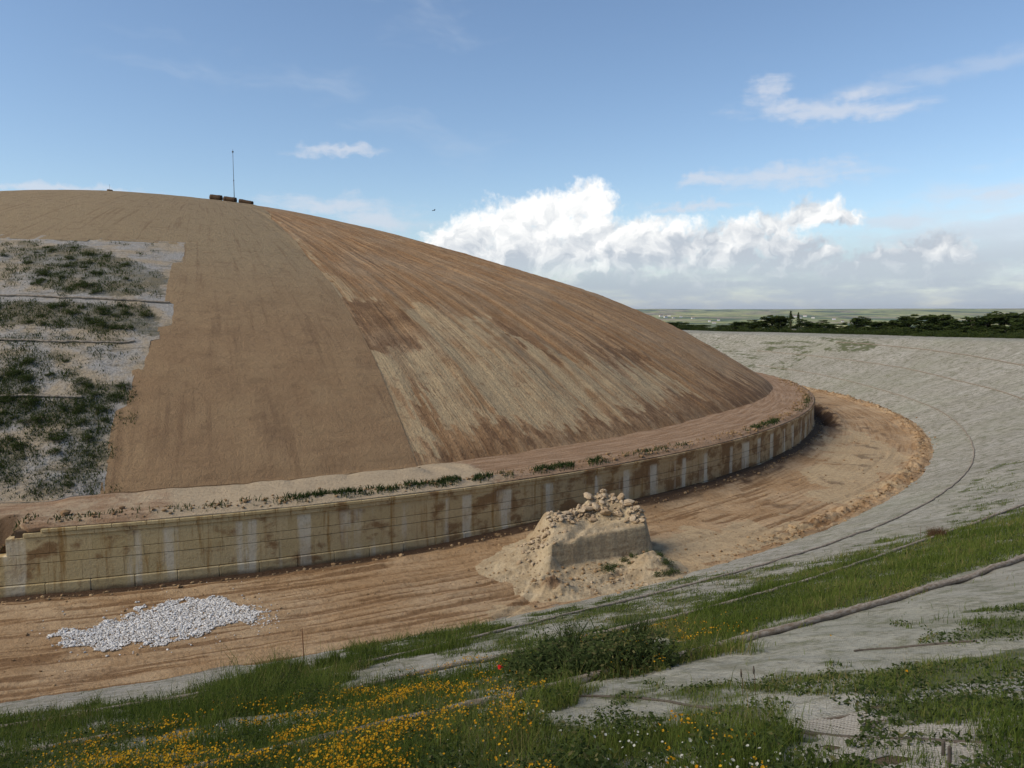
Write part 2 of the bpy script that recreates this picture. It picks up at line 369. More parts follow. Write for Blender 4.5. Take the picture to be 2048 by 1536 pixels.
def _ledge(t):
    p, u = pos(t), uvw(t)
    st = t.noise(t.mul(u, (.25, 3.0, 1)), 1, 5, .62); iso = t.noise(p, .8, 5, .65); f = t.noise(p, 6, 5, .7)
    c = t.mix(t.ss(st, .36, .66), (.24, .145, .08), (.355, .24, .15))
    pk = t.m('ADD', t.attr('pale'), t.m('MULTIPLY', t.m('SUBTRACT', iso, .5), 1.2))
    c = t.mix(t.ss(pk, .35, .75, 0, .9), c, (.44, .345, .225))
    c = t.mix(t.ss(t.attr('moist_or_shade'), .2, .8), c, (.11, .07, .04))
    c = t.mix(t.ss(f, .42, .75, 0, .55), c, t.mix(1.0, c, (.5, .47, .43), 'MULTIPLY'))
    return dict(c=c, n=bump(t, t.m('ADD', t.noise(p, 8, 6, .7), st), .09))
M_LEDGE = mat('ledge_soil', _ledge)

def _coir(t):
    p, u = pos(t), uvw(t); k = rnd(t)
    a = t.noise(p, .35, 4, .6); st = t.noise(t.mul(u, (.22, 1.3, 1)), 1, 5, .65); st2 = t.noise(t.mul(u, (1.3, .12, 1)), 1, 4, .6)
    w = t.noise(p, 16, 3, .7)
    c = t.mix(t.ss(a, .3, .7), (.290, .172, .087), (.358, .228, .118))
    c = t.mix(t.m('MULTIPLY', k, .30), c, (.315, .240, .145))
    c = t.mix(t.ss(u_split(t, u), 44, 66, .85, 0), c, (.315, .240, .140))
    c = t.mix(t.ss(st, .52, .75, 0, .35), c, (.19, .12, .068))
    c = t.mix(t.ss(st2, .52, .70, 0, .5), c, (.185, .112, .062))
    c = t.mix(t.ss(t.noise(p, 1.1, 5, .65), .52, .68, 0, .35), c, (.19, .118, .066))
    c = t.mix(t.ss(w, .35, .75, 0, .5), c, t.mix(1.0, c, (.62, .6, .58), 'MULTIPLY'))
    h = t.m('ADD', t.m('MULTIPLY', w, .9), t.m('ADD', t.m('MULTIPLY', st, 1.7), t.m('MULTIPLY', t.noise(p, 3.0, 5, .68), 1.2)))
    return dict(c=c, n=bump(t, h, .11))
def u_split(t, u): return t.n('ShaderNodeSeparateXYZ', {0: u}).outputs[1]
M_COIR = mat('coir_mat', _coir)

def _oldnet(t):
    p, u = pos(t), uvw(t)
    a = t.noise(p, .45, 5, .6); st = t.noise(t.mul(u, (.3, 2.2, 1)), 1, 5, .68); w = t.noise(p, 9, 4, .7)
    c = t.mix(t.ss(a, .40, .62), (.335, .315, .285), (.365, .295, .205))
    c = t.mix(t.ss(st, .52, .68, 0, .8), c, (.135, .115, .075))
    c = t.mix(t.ss(t.m('ADD', t.attr('green'), t.m('MULTIPLY', t.m('SUBTRACT', w, .5), 1.2)), .2, 1.0, 0, .6), c, (.075, .072, .036))
    c = t.mix(t.ss(w, .4, .7, 0, .6), c, t.mix(1.0, c, (.5, .48, .44), 'MULTIPLY'))
    return dict(c=c, n=bump(t, t.m('ADD', st, t.noise(p, 4, 5, .7)), .14))
M_OLDNET = mat('weathered_net', _oldnet)

def _bank(t):
    p, u = pos(t), uvw(t)
    a = t.noise(p, .30, 4, .6); s1 = t.noise(t.mul(u, (1.5, .20, 1)), 1, 6, .68, .6); s2 = t.noise(t.mul(u, (4.5, .9, 1)), 1, 5, .7, .5); iso = t.noise(p, 1.7, 6, .68); sp = t.noise(p, 7.5, 5, .75)
    br = t.n('ShaderNodeTexBrick', {'Vector': u, 'Color1': (1, 1, 1, 1), 'Color2': (.80, .80, .80, 1), 'Mortar': (.20, .16, .11, 1), 'Scale': 1.0, 'Mortar Size': .008, 'Mortar Smooth': .4,
             'Brick Width': .045, 'Row Height': .036, 'Bias': 0.0}, offset=.0, squash=1.0).outputs[0]
    c = t.mix(t.ss(a, .3, .7), (.385, .360, .290), (.450, .425, .360))
    us = t.n('ShaderNodeSeparateXYZ', {0: t.v('ADD', u, t.mul(t.v('SUBTRACT', t.noise(u, .25, 3, .5, color=True), (.5, .5, .5)), (1.2, 0, 0)))}).outputs[0]
    cell = t.m('FLOOR', t.m('DIVIDE', us, 2.1)); fr = t.m('FRACT', t.m('DIVIDE', us, 2.1)); tone = t.n('ShaderNodeTexWhiteNoise', {'W': cell}, noise_dimensions='1D').outputs[0]
    c = t.mix(t.ss(tone, 0, 1, .0, .42), c, (.290, .270, .215))
    c = t.mix(t.m('MULTIPLY', t.ss(t.m('ABSOLUTE', t.m('SUBTRACT', fr, .5)), .47, .497, 0, .7), t.ss(iso, .40, .55)), c, (.135, .115, .080))
    c = t.mix(t.ss(iso, .35, .7, .25, .9), c, br, 'MULTIPLY')
    c = t.mix(t.ss(t.noise(p, .07, 4, .6), .45, .68, 0, .45), c, (.280, .275, .195))
    c = t.mix(t.ss(sp, .50, .64, 0, .55), c, (.170, .150, .105))  # dark speckle painted in for wrinkle shadows and sparse growth on the net
    c = t.mix(t.ss(s1, .57, .66, 0, .50), c, (.150, .140, .085))
    c = t.mix(t.ss(s2, .58, .68, 0, .45), c, (.165, .150, .110))
    c = t.mix(t.ss(t.m('ADD', iso, t.m('MULTIPLY', t.m('SUBTRACT', sp, .5), .5)), .50, .66, 0, .52), c, (.130, .138, .066))
    gk = t.m('ADD', t.attr('green'), t.m('MULTIPLY', t.m('SUBTRACT', t.m('ADD', t.m('MULTIPLY', iso, .5), t.m('MULTIPLY', s1, .5)), .5), 1.9))
    c = t.mix(t.ss(gk, .30, .85, 0, .88), c, t.mix(t.ss(sp, .35, .65), (.050, .062, .022), (.115, .118, .050)))
    c = t.mix(t.ss(t.attr('soil'), .1, .9), c, (.105, .072, .045))
    h = t.m('ADD', t.m('MULTIPLY', s1, .5), t.m('ADD', t.m('MULTIPLY', s2, .5), t.m('ADD', t.m('MULTIPLY', iso, .6), t.m('MULTIPLY', sp, .9))))
    return dict(c=c, n=bump(t, h, .06))
M_BANK = mat('erosion_net_ground', _bank)

def _far(t):
    p = pos(t); d = t.v('LENGTH', t.mul(t.v('SUBTRACT', p, (CX, CY, 0)), (1, 1, 0)))
    q = t.v('ADD', t.mul(p, (.0022, .0011, 0)), t.mul(t.noise(t.mul(p, (1, 1, 0)), .0011, 3, .5, color=True), (.6, .6, 0)))
    v = t.n('ShaderNodeTexVoronoi', {'Vector': q, 'Scale': 1.0}, feature='F1', distance='CHEBYCHEV')
    k = t.n('ShaderNodeSeparateColor', {0: v.outputs['Color']}).outputs
    c = t.mix(k[0], (.200, .240, .075), (.400, .370, .140)); c = t.mix(t.ss(k[1], .72, .76), c, (.072, .110, .048)); c = t.mix(t.ss(k[2], .82, .86), c, (.31, .26, .155))
    wood = t.noise(t.mul(p, (.0022, .0022, 0)), 1, 5, .65); c = t.mix(t.ss(wood, .53, .58, 0, .9), c, (.022, .040, .020)); c = t.mix(t.ss(t.noise(t.mul(p, (.012, .004, 0)), 1, 3, .6), .58, .62, 0, .8), c, (.03, .05, .025))
    nearc = t.mix(t.ss(t.noise(p, .25, 5, .6), .4, .65), (.055, .065, .026), (.125, .100, .050))
    c = t.mix(t.ss(d, 240, 500), nearc, c)
    return dict(c=c)
M_FAR = mat('countryside_fields', _far)

def _wall(t):
    p = pos(t); s = t.n('ShaderNodeSeparateXYZ', {0: t.v('SUBTRACT', p, (CX, CY, 0))}).outputs
    ang = t.m('ARCTAN2', s[0], t.m('MULTIPLY', s[1], -1)); L = t.m('MULTIPLY', ang, 79.0); z = s[2]
    uv = t.n('ShaderNodeCombineXYZ', {0: L, 1: z, 2: 0.0}).outputs[0]
    right = t.ss(ang, math.radians(17), math.radians(46))
    blotch = t.noise(t.mul(uv, (.55, .8, 1)), 1, 5, .6); strk = t.noise(t.mul(uv, (.85, .04, 1)), 1, 2, .5); strk2 = t.noise(t.mul(uv, (2.6, .16, 1)), 1, 5, .72); f = t.noise(p, 7, 6, .7)
    c = t.mix(t.m('ADD', t.m('MULTIPLY', rnd(t), .5), t.m('MULTIPLY', f, .4)), (.470, .360, .175), (.580, .460, .255))
    c = t.mix(t.m('MULTIPLY', right, .55), c, (.410, .255, .130))
    c = t.mix(t.ss(strk2, .50, .66, 0, .8), c, (.300, .170, .050))
    dirt = t.m('ADD', blotch, t.m('MULTIPLY', right, .10))
    c = t.mix(t.ss(dirt, .54, .66, 0, .82), c, (.205, .108, .044))
    lime = t.ss(t.m('ADD', t.m('ADD', strk, t.m('MULTIPLY', t.m('SINE', t.m('ADD', t.m('MULTIPLY', L, 2.25), t.m('MULTIPLY', blotch, 2.5))), .06)), t.m('MULTIPLY', t.m('SUBTRACT', strk2, .5), .45)), .525, .63, 0, .85)
    c = t.mix(t.m('MULTIPLY', t.m('MULTIPLY', lime, t.ss(z, 2.5, 2.2)), t.ss(t.noise(t.mul(uv, (.6, .5, 1)), 1, 4, .6), .30, .60, .25, 1.0)), c, (.640, .575, .430))
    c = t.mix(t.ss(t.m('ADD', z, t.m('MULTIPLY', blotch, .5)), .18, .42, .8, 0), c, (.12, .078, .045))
    c = t.mix(t.ss(f, .45, .75, 0, .5), c, t.mix(1.0, c, (.6, .57, .53), 'MULTIPLY'))
    return dict(c=c, n=bump(t, t.m('ADD', f, blotch), .05))
M_WALL = mat('limestone_block', _wall)
M_CORE = mat('wall_core', lambda t: dict(c=t.mix(t.noise(pos(t), 3, 4), (.075, .050, .030), (.13, .09, .055))))

def _heap(t):
    p = pos(t); a = t.noise(p, 1.0, 5, .6); f = t.noise(p, 9, 6, .7); st = t.noise(t.mul(p, (.8, .8, 5)), 1, 5, .6)
    c = t.mix(t.ss(a, .35, .65), (.375, .280, .165), (.465, .370, .235))
    c = t.mix(t.ss(t.attr('cut'), .2, .8), c, t.mix(t.ss(st, .4, .62), (.310, .240, .150), (.410, .330, .210)))
    c = t.mix(t.ss(t.m('ADD', t.attr('moist_or_shade'), t.m('MULTIPLY', t.m('SUBTRACT', a, .5), .8)), .3, .7), c, (.185, .115, .062))
    c = t.mix(t.ss(f, .4, .75, 0, .55), c, t.mix(1.0, c, (.5, .47, .44), 'MULTIPLY'))
    return dict(c=c, n=bump(t, t.m('ADD', t.noise(p, 6, 6, .7), t.m('MULTIPLY', st, .6)), .10))
M_HEAP = mat('packed_earth', _heap)
def _stone(t):
    p = pos(t); c = t.mix(rnd(t), (.33, .235, .14), (.47, .37, .25)); f = t.noise(p, 8, 5, .7)
    return dict(c=t.mix(t.ss(f, .4, .75, 0, .6), c, t.mix(1.0, c, (.55, .52, .48), 'MULTIPLY')), n=bump(t, f, .04))
M_STONE = mat('rubble_stone', _stone)
def _grav(t):
    k = t.attr('tint'); return dict(c=t.mix(k, (.40, .375, .335), (.74, .715, .67)), r=.9)
M_GRAVEL = mat('white_gravel', _grav)
M_CLOD = mat('earth_clod', lambda t: dict(c=t.mix(t.attr('tint'), (.17, .10, .048), (.36, .25, .135))))
def _leafy(cols):
    def fn(t):
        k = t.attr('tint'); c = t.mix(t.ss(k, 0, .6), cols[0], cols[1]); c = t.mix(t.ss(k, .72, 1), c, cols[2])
        d = t.n('ShaderNodeBsdfDiffuse', {'Color': c, 'Roughness': .6}).outputs[0]; tr = t.n('ShaderNodeBsdfTranslucent', {'Color': c}).outputs[0]
        return t.n('ShaderNodeMixShader', {0: .28, 1: d, 2: tr}).outputs[0]
    return fn
M_GRASS = mat('grass_blade', _leafy(((.045, .076, .012), (.125, .160, .034), (.270, .215, .090))))
M_WEED = mat('dark_weed_leaf', _leafy(((.026, .044, .013), (.066, .088, .030), (.140, .130, .055))))
M_MWEED = mat('mound_weed_leaf', _leafy(((.026, .044, .011), (.066, .088, .026), (.155, .140, .055))))
M_DRY = mat('dry_stem', _leafy(((.10, .055, .030), (.16, .10, .055), (.22, .16, .09))))
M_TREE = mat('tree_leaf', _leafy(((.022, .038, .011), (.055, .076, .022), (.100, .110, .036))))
M_BARK = mat('bark', lambda t: dict(c=t.mix(t.noise(pos(t), 4, 4), (.06, .045, .03), (.14, .11, .08))))
def _petal(a, b):
    def fn(t):
        c = t.mix(t.attr('tint'), a, b); d = t.n('ShaderNodeBsdfDiffuse', {'Color': c}).outputs[0]; tr = t.n('ShaderNodeBsdfTranslucent', {'Color': c}).outputs[0]
        return t.n('ShaderNodeMixShader', {0: .25, 1: d, 2: tr}).outputs[0]
    return fn
M_ORANGE = mat('orange_petal', _petal((.40, .175, .008), (.56, .33, .025)))
M_WHITE = mat('white_petal', _petal((.36, .36, .29), (.52, .51, .43)))
M_RED = mat('red_petal', lambda t: dict(c=(.50, .02, .012, 1), r=.6))
M_ROPE = mat('coir_log', lambda t: dict(c=t.mix(t.ss(t.noise(t.mul(uvw(t), (6, 1, 1)), 1, 5, .65), .35, .7), (.19, .145, .10), (.37, .325, .265)), n=bump(t, t.noise(pos(t), 22, 4, .7), .02)))
M_DARKROPE = mat('dark_rope', lambda t: dict(c=t.mix(t.noise(pos(t), 20, 3), (.05, .042, .034), (.12, .10, .08))))
M_NETSTRAND = mat('net_strand', lambda t: dict(c=t.mix(t.noise(pos(t), 9, 4, .65), (.22, .20, .165), (.37, .35, .305))))
M_METAL = mat('grey_metal', lambda t: dict(c=(.10, .11, .12, 1), r=.5, s=.4))
M_RUST = mat('rusty_rod', lambda t: dict(c=t.mix(t.noise(pos(t), 12, 4), (.10, .045, .022), (.19, .09, .045)), r=.9))
M_ROLL = mat('coir_roll', lambda t: dict(c=t.mix(t.noise(pos(t), 6, 5, .7), (.055, .032, .018), (.115, .070, .040))))
M_BIRD = mat('bird_feather', lambda t: dict(c=(.03, .03, .035, 1)))
M_HOUSE = mat('white_render', lambda t: dict(c=t.mix(rnd(t), (.62, .60, .56), (.74, .73, .70))))
M_ROOF = mat('roof_tile', lambda t: dict(c=t.mix(rnd(t), (.24, .10, .06), (.32, .17, .11))))

# ------------------------------------------------------------------ where things grow (photo outlines laid on the slopes)
GREEN = [  # outline, density, height
    ([(0, 1424), (180, 1414), (330, 1392), (560, 1342), (640, 1330), (700, 1372), (1000, 1320), (1100, 1290), (1350, 1290), (1440, 1255), (1540, 1285), (1530, 1305), (1330, 1345), (1120, 1385), (1080, 1440), (1100, 1500), (1150, 1600), (-200, 1600), (-200, 1460)], .76, .16),
    ([(640, 1330), (720, 1295), (900, 1265), (1010, 1240), (1000, 1262), (850, 1300), (680, 1342)], .95, .16),
    ([(1000, 1262), (1400, 1168), (1560, 1130), (2100, 1000), (2100, 1100), (1800, 1190), (1540, 1270), (1440, 1255), (1100, 1290), (850, 1310), (720, 1345)], .66, .08),
    ([(1540, 1165), (1700, 1110), (1900, 1065), (2120, 1005), (2120, 1085), (1800, 1180), (1600, 1235), (1400, 1285), (1280, 1270), (1380, 1225)], .95, .13),
    ([(1050, 1235), (1400, 1150), (1480, 1130), (1500, 1140), (1400, 1165), (1000, 1260)], .66, .07),
    ([(1080, 1440), (1250, 1450), (1400, 1440), (1500, 1455), (1600, 1490), (1720, 1600), (1100, 1600)], .9, .17),
    ([(1560, 1350), (1750, 1330), (1850, 1300), (2100, 1285), (2100, 1475), (1900, 1470), (1750, 1400), (1600, 1400), (1520, 1390)], .74, .055),
    ([(1980, 1400), (2100, 1380), (2100, 1600), (2000, 1600)], .9, .07),
    ([(1780, 1240), (2100, 1195), (2100, 1260), (1850, 1270)], .58, .05),
    ([(1700, 1335), (1850, 1325), (1920, 1390), (1790, 1420)], .75, .065),
    ([(1180, 1400), (1300, 1370), (1500, 1360), (1600, 1370), (1560, 1440), (1250, 1450)], .45, .05),
    ([(1700, 1400), (1950, 1440), (2100, 1450), (2100, 1600), (1700, 1600)], .5, .05),
    ([(1420, 672), (1520, 686), (1600, 676), (1700, 669), (1760, 672), (1760, 690), (1700, 706), (1630, 700), (1575, 742), (1500, 735), (1400, 684)], .50, .12),
    ([(1680, 690), (1750, 680), (1750, 700), (1690, 704)], .8, .2),
    ([(1880, 1060), (2100, 990), (2100, 900), (1960, 940)], .42, .05),
    ([(430, 1385), (600, 1340), (700, 1345), (650, 1420), (430, 1440)], 1.1, .3),
]
def green_at(x, y, z):
    px, py = proj(x, y, z); g = np.zeros(np.shape(px)); h = np.full(np.shape(px), .08); kj = 1.5 * F / np.maximum(np.hypot(x, y), 4)
    px = px + kj * (fbm(x / 1.3, y / 1.3, 73, 3) - .5); py = py + .3 * kj * (fbm(x / 1.3, y / 1.3, 74, 3) - .5)
    for pl, d, hh in GREEN:
        m = inpoly(px, py, pl); h = np.where(m & (d >= g), hh, h); g = np.where(m, np.maximum(g, d), g)
    out = ~((px > -190) & (px < 2090) & (py < 1590)); r, a = raz(x, y)
    return np.where(out, .46 + .3 * gauss((r - 102) / 3), g), h
def patchy(x, y, g):
    n = fbm(x / 1.1, y / 1.1, 71, 4); n2 = fbm(x / .3, y / .3, 72, 2)
    return np.where(g > 0, sstep(g * 1.35 + (n - .5) * 2.3 + (n2 - .5) * 1.3, .25, 1.45), .05 * sstep(n, .5, .7))

# ------------------------------------------------------------------ terrain
def azs(lo, hi, fine): return np.unique(np.concatenate([np.arange(-90, lo, 2.), np.arange(lo, hi, fine), np.arange(hi, 271, 2.), [270.]]))
def terrain(name, R, AZ, zf, ref, m, attrs=None, **tags):
    r, a = np.meshgrid(R, AZ, indexing='ij') if np.ndim(R) == 1 else (R, np.broadcast_to(AZ, R.shape))
    x, y = pol(r, a); a2 = np.where(a > 180, a - 360, a); z = zf(x, y)
    at = attrs(x, y, z, r, a2) if attrs else None
    me = mesh(name, np.stack([x, y, z], -1), gridfaces(*r.shape), True, at, np.stack([np.radians(a) * ref, r], -1))
    return obj(name, me, m, **tags)

def floor_attr(x, y, z, r, a):
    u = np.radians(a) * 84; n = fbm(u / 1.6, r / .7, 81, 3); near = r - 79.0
    moist_or_shade = (1 - sstep(near + (n - .5) * 1.0, .75, 1.45)) * (1 - .25 * sstep(a, 28, 34))  # dark band at the wall foot: trench shade painted into the soil colour
    moist_or_shade = np.maximum(moist_or_shade, .75 * (1 - sstep(near + (n - .5) * 1.6, .6, 2.0)) * sstep(a, 33, 44))
    moist_or_shade = np.maximum(moist_or_shade, .95 * (1 - sstep(near + (n - .5) * 2.0, 2.0, 3.2)) * sstep(a, 62, 72) * (1 - sstep(a, 83, 86)))
    moist_or_shade = np.maximum(moist_or_shade, .5 * sstep(fbm(x / 1.5, y / 1.5, 83, 4), .60, .72) * gauss((r - 84.5) / 2.2) * sstep(a, 24, 30))
    rz = sstep(fbm(x / 5, y / 5, 25, 2), .36, .56) * (1 - .45 * sstep(a, 38, 50)); rut = rz * sstep(.5 - fbm(u / 5 + .3 * r, r / .21, 26, 3), .02, .16)
    for rk, wob, amp, sd in TRACKS:
        rr = rk + wob * (2 * fbm(u / 9, 0 * u + sd, sd, 2) - 1); pres = sstep(fbm(u / 6, 0 * u + sd * 3.1, 40 + sd, 2), .40, .62) * amp * (1 - .55 * sstep(a, 40, 55)); rut = np.maximum(rut, pres * gauss((r - rr) / .15))
    rut = np.maximum(rut, .8 * gauss((r - (89.2 - (u - 41) * .62)) / .2) * sstep(u, 36, 41) * (1 - sstep(u, 47, 52)))
    px, py = proj(x, y, z)
    pale = np.zeros_like(r)
    for pl in ([(1300, 1090), (1500, 1040), (1640, 1040), (1560, 1090), (1400, 1150), (1330, 1150)], [(900, 1240), (960, 1195), (1080, 1220), (1000, 1250)],
               [(1640, 880), (1700, 860), (1800, 900), (1790, 950), (1700, 1010), (1620, 1000)]):
        n4 = fbm(x / 1.6, y / 1.6, 84, 4); pale = np.where(inpoly(px + 160 * (n4 - .5) + 30 * (n - .5), py + 90 * (n4 - .5) + 20 * (n - .5), pl), .45 + .5 * n4, pale)
    return dict(moist_or_shade=moist_or_shade, pale=pale, rut=rut)
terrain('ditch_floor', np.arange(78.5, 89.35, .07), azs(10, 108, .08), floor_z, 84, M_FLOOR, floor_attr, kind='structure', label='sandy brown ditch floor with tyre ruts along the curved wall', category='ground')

def bank_attr(x, y, z, r, a):
    g, h = green_at(x, y, z); p = patchy(x, y, g)
    px, py = proj(x, y, z); jx = fbm(x / .6, y / .6, 156, 3) - .5; soil = np.where(inpoly(px + 260 * jx, py + 90 * jx, STRANDS), .8, 0)
    soil = np.maximum(soil, (1 - sstep(r, 88.9, 89.35)) * .5)
    return dict(green=np.clip(g * .15 + p * .8, 0, 1.0), soil=soil)
STRANDS = [(1640, 1455), (1760, 1440), (1900, 1440), (2080, 1400), (2080, 1600), (1600, 1600), (1560, 1500)]
_fa = np.unique(np.concatenate([azs(10, 110, .3), np.arange(12, 50, .09)]))
terrain('embankment', np.concatenate([np.arange(88.85, 118, .14), np.arange(118, 126, .5)]), _fa, bank_z, 100, M_BANK, bank_attr, kind='structure', label='sloping outer bank covered with pale grey erosion netting', category='embankment')

PALE = [[(560, 440), (640, 520), (720, 585), (860, 615), (1000, 650), (1150, 720), (1330, 745), (1420, 800), (1380, 825), (1150, 850), (1000, 835), (900, 870), (860, 935), (835, 940), (780, 800), (700, 620)],
        [(1000, 850), (1150, 770), (1330, 760), (1400, 810), (1200, 850), (1050, 860)]]
DARK = [([(683, 600), (770, 600), (805, 620), (838, 655), (845, 690), (800, 702), (745, 705)], .62), ([(1150, 690), (1240, 688), (1325, 722), (1300, 735), (1190, 712)], .7),
        ([(1380, 790), (1470, 755), (1545, 745), (1560, 770), (1540, 800), (1440, 830), (1300, 855), (1150, 885), (900, 930), (860, 925), (880, 890), (1000, 865), (1250, 825)], .62),
        ([(800, 790), (850, 770), (880, 830), (850, 860)], .45), ([(1010, 655), (1080, 690), (1100, 705), (1040, 690)], .8), ([(1430, 770), (1500, 760), (1545, 762), (1535, 790), (1450, 810)], .8)]
def mound_attr(x, y, z, r, a):
    px, py = proj(x, y, z); n = fbm(x / 2.2, y / 2.2, 91, 4); n2 = fbm(np.radians(a) * 74 / 1.2, r / 9, 92, 3); n3 = fbm(np.radians(a) * 74 / .55, r / 25, 93, 3)
    sl = 170 * (n3 - .5) + 60 * (n2 - .5); jx, jy = px + 60 * (n - .5) + .75 * sl, py + 40 * (n - .5) + .62 * sl
    pale = np.zeros_like(r); dark = np.zeros_like(r)
    for pl in PALE: pale = np.where(inpoly(jx, jy, pl), np.maximum(pale, .62), pale)
    for k, (pl, d) in enumerate(DARK):
        q = .35 if k == 0 else 1.0
        dark = np.where(inpoly(px + q * (jx - px), py + q * (jy - py), pl), np.maximum(dark, d), dark)
    pale = np.where(dark > .3, 0, pale)
    return dict(pale=pale, dark=dark)
_ma = azs(8, 112, .2); _tt = np.concatenate([[0, .03, .06, .1, .14, .18], np.linspace(.22, 1.0, 260)])
terrain('mound', _tt[:, None] * rfoot(np.where(_ma > 180, _ma - 360, _ma))[None], _ma, mound_z, 74, M_MOUND, mound_attr, kind='structure', label='great earth burial mound with raw streaked soil flank', category='mound')

def ledge_attr(x, y, z, r, a):
    n = fbm(x / 1.2, y / 1.2, 95, 3)
    pale = sstep(a, 19, 22) * (1 - sstep(a, 31, 33.5)) * .75 + .35 * (1 - sstep(a, 19, 22)) + .15
    return dict(pale=pale, moist_or_shade=(1 - sstep(a, 15.3, 16.3)) * sstep(r, 76.6, 77.4))
_lt = np.linspace(0, 1, 60); _la = azs(10, 108, .15); _la2 = np.where(_la > 180, _la - 360, _la); _rf = rfoot(_la2) - .9; _ro = 78.55 + .48 * sstep(_la2, 16.0, 16.3)
_lr = _rf[None] + _lt[:, None] * (_ro - _rf)[None]; _lr = np.vstack([_lr, _ro[None] - .10, _ro[None] - .22])
def ledge_sheet(x, y): z = ledge_z(x, y); z[-2] = z[-3] - .2; z[-1] = -.3; return z
terrain('wall_ledge', _lr, _la, ledge_sheet, 79, M_LEDGE, ledge_attr, kind='structure', label='sandy ledge between mound foot and top of curved wall', category='ground')

def far_z(x, y):
    r, a = raz(x, y); d = np.hypot(x, y)
    z = zrim(a) - .45 - .02 * (r - 124) + .5 * (fbm(x / 25, y / 25, 101, 3) - .5)
    drop = sstep(r, 190, 900); z = z * (1 - drop) + drop * (-62 + 6 * (fbm(x / 700, y / 700, 102, 4) - .5))
    hill = sstep(d, 7000, 17500); z = z + hill * (40 + 130 * fbm(x / 5200, y / 3500, 103, 5)) - 260 * sstep(d, 19000, 32000)
    return z
_fr = np.concatenate([np.arange(125.4, 260, 4), np.geomspace(265, 34000, 170)])
terrain('countryside', _fr, np.unique(np.concatenate([np.arange(-90, 271, 2.), np.arange(100, 200, .3)])), far_z, 1, M_FAR, kind='structure', label='green and yellow farmland plain reaching to the horizon', category='fields')

# ------------------------------------------------------------------ coir mats and old net on the mound
def slab(name, az_l, az_r, r0, r1, m, lift, parent=None, na=24, nr=90, green=None, wr=.03, seed=1, **tags):
    """a sheet lying on the slope between two side lines (azimuth as a function of radius), with a real edge"""
    r = np.linspace(r0, r1, nr)[:, None] * np.ones((1, na)); k = np.linspace(0, 1, na)[None]
    al = np.array([az_l(q) for q in r[:, 0]])[:, None]; ar = np.array([az_r(q) for q in r[:, 0]])[:, None]
    jag = (.10 if seed in (1, 7, 40) else .0) * (fbm(r / .35, r * 0 + seed, seed, 2) - .5); a = al + (ar - al) * k + jag
    a1 = np.minimum(rfoot(a) + .25, r1); r = r0 + (r - r0) * (a1 - r0) / (r1 - r0)
    x, y = pol(r, a); u = np.radians(a) * 74
    z = np.where(mound_s(x, y) < 1, mound_z(x, y), ledge_z(x, y)) + lift + wr * (fbm(u / .9, r / 2.2, 110 + (seed if seed > 30 else 0), 3) - .3) * 2
    top = np.stack([x, y, z], -1)
    ring = [(0, j) for j in range(na)] + [(i, na - 1) for i in range(1, nr)] + [(nr - 1, j) for j in range(na - 2, -1, -1)] + [(i, 0) for i in range(nr - 2, 0, -1)]
    ii = np.array([i * na + j for i, j in ring]); V = top.reshape(-1, 3); low = np.vstack([V[ii], V[ii] - (0, 0, lift + .12)])
    n0 = len(V); k2 = np.arange(len(ii)); nk = len(ii); sk = np.stack([n0 + k2, n0 + np.roll(k2, -1), n0 + nk + np.roll(k2, -1), n0 + nk + k2], 1)
    uv = np.stack([u, r], -1).reshape(-1, 2); uv = np.vstack([uv, uv[ii], uv[ii]])
    at = None
    if green is not None:
        g = green(x, y, z); at = dict(green=np.concatenate([g.ravel(), g.ravel()[ii], g.ravel()[ii]]))
    me = mesh(name, np.vstack([V, low]), [gridfaces(nr, na)[:, ::-1], sk], True, at, uv)
    return obj(name, me, m, parent, **tags)
EDGE_R = lambda r: float(np.interp(r, [12, 18, 31, 47, 58, 66, 74], [48, 41, 34.1, 31.9, 31.3, 30.8, 30.2]))
def EDGE_L(r):
    for rr, v in ((50.9, 19.8), (58.7, 19.1), (61.8, 19.7), (63.4, 19.0), (66.4, 18.6), (69.4, 18.1), (99, 17.7)):
        if r < rr: return v
NS = 4
ORD = ['', 'second ', 'third ', 'fourth ', 'fifth ', 'sixth ']
for i in range(NS):          # long strips down the flank
    f0, f1 = i / NS, (i + 1) / NS
    slab('coir_mat', (lambda r, f0=f0: EDGE_L(r) if f0 == 0 else 19 + (EDGE_R(r) - 19) * f0), (lambda r, f1=f1: 19 + (EDGE_R(r) - 19) * f1 + (0 if f1 == 1 else .05)), 44.6, 75.0, M_COIR, .040 + .006 * (i % 2), wr=.018, seed=i + 1,
         label=('brown coir mat strip on the mound flank bordering the weedy old net' if i == 0 else 'olive brown coir mat strip on the mound flank bordering the raw soil' if i == NS - 1 else ORD[i] + 'brown coir mat strip on the mound flank from the weedy old net'), category='mat', group='coir mat strips on the flank of the mound')
for i in range(6):           # broad tan strips over the shoulder
    e0, e1 = -36 + 12 * i, -36 + 12 * (i + 1)
    e0f = lambda r, e=e0: e + (EDGE_R(r) - 34) * (e + 36) / 70; e1f = lambda r, e=e1, last=(i == 5): (EDGE_R(r) if last else e + .3 + (EDGE_R(r) - 34) * (e + 36) / 70)
    slab('coir_mat', e0f, e1f, 13, 45.8 + .5 * (i % 2), M_COIR, .050 + .006 * (i % 2), wr=.015, seed=20 + i,
         label=('tan coir mat over the mound top under mast and rolls, bordering raw soil' if i == 5 else ORD[5 - i] + 'tan coir mat strip over the mound top, counted from the mast'), category='mat', group='coir mat strips over the top of the mound')

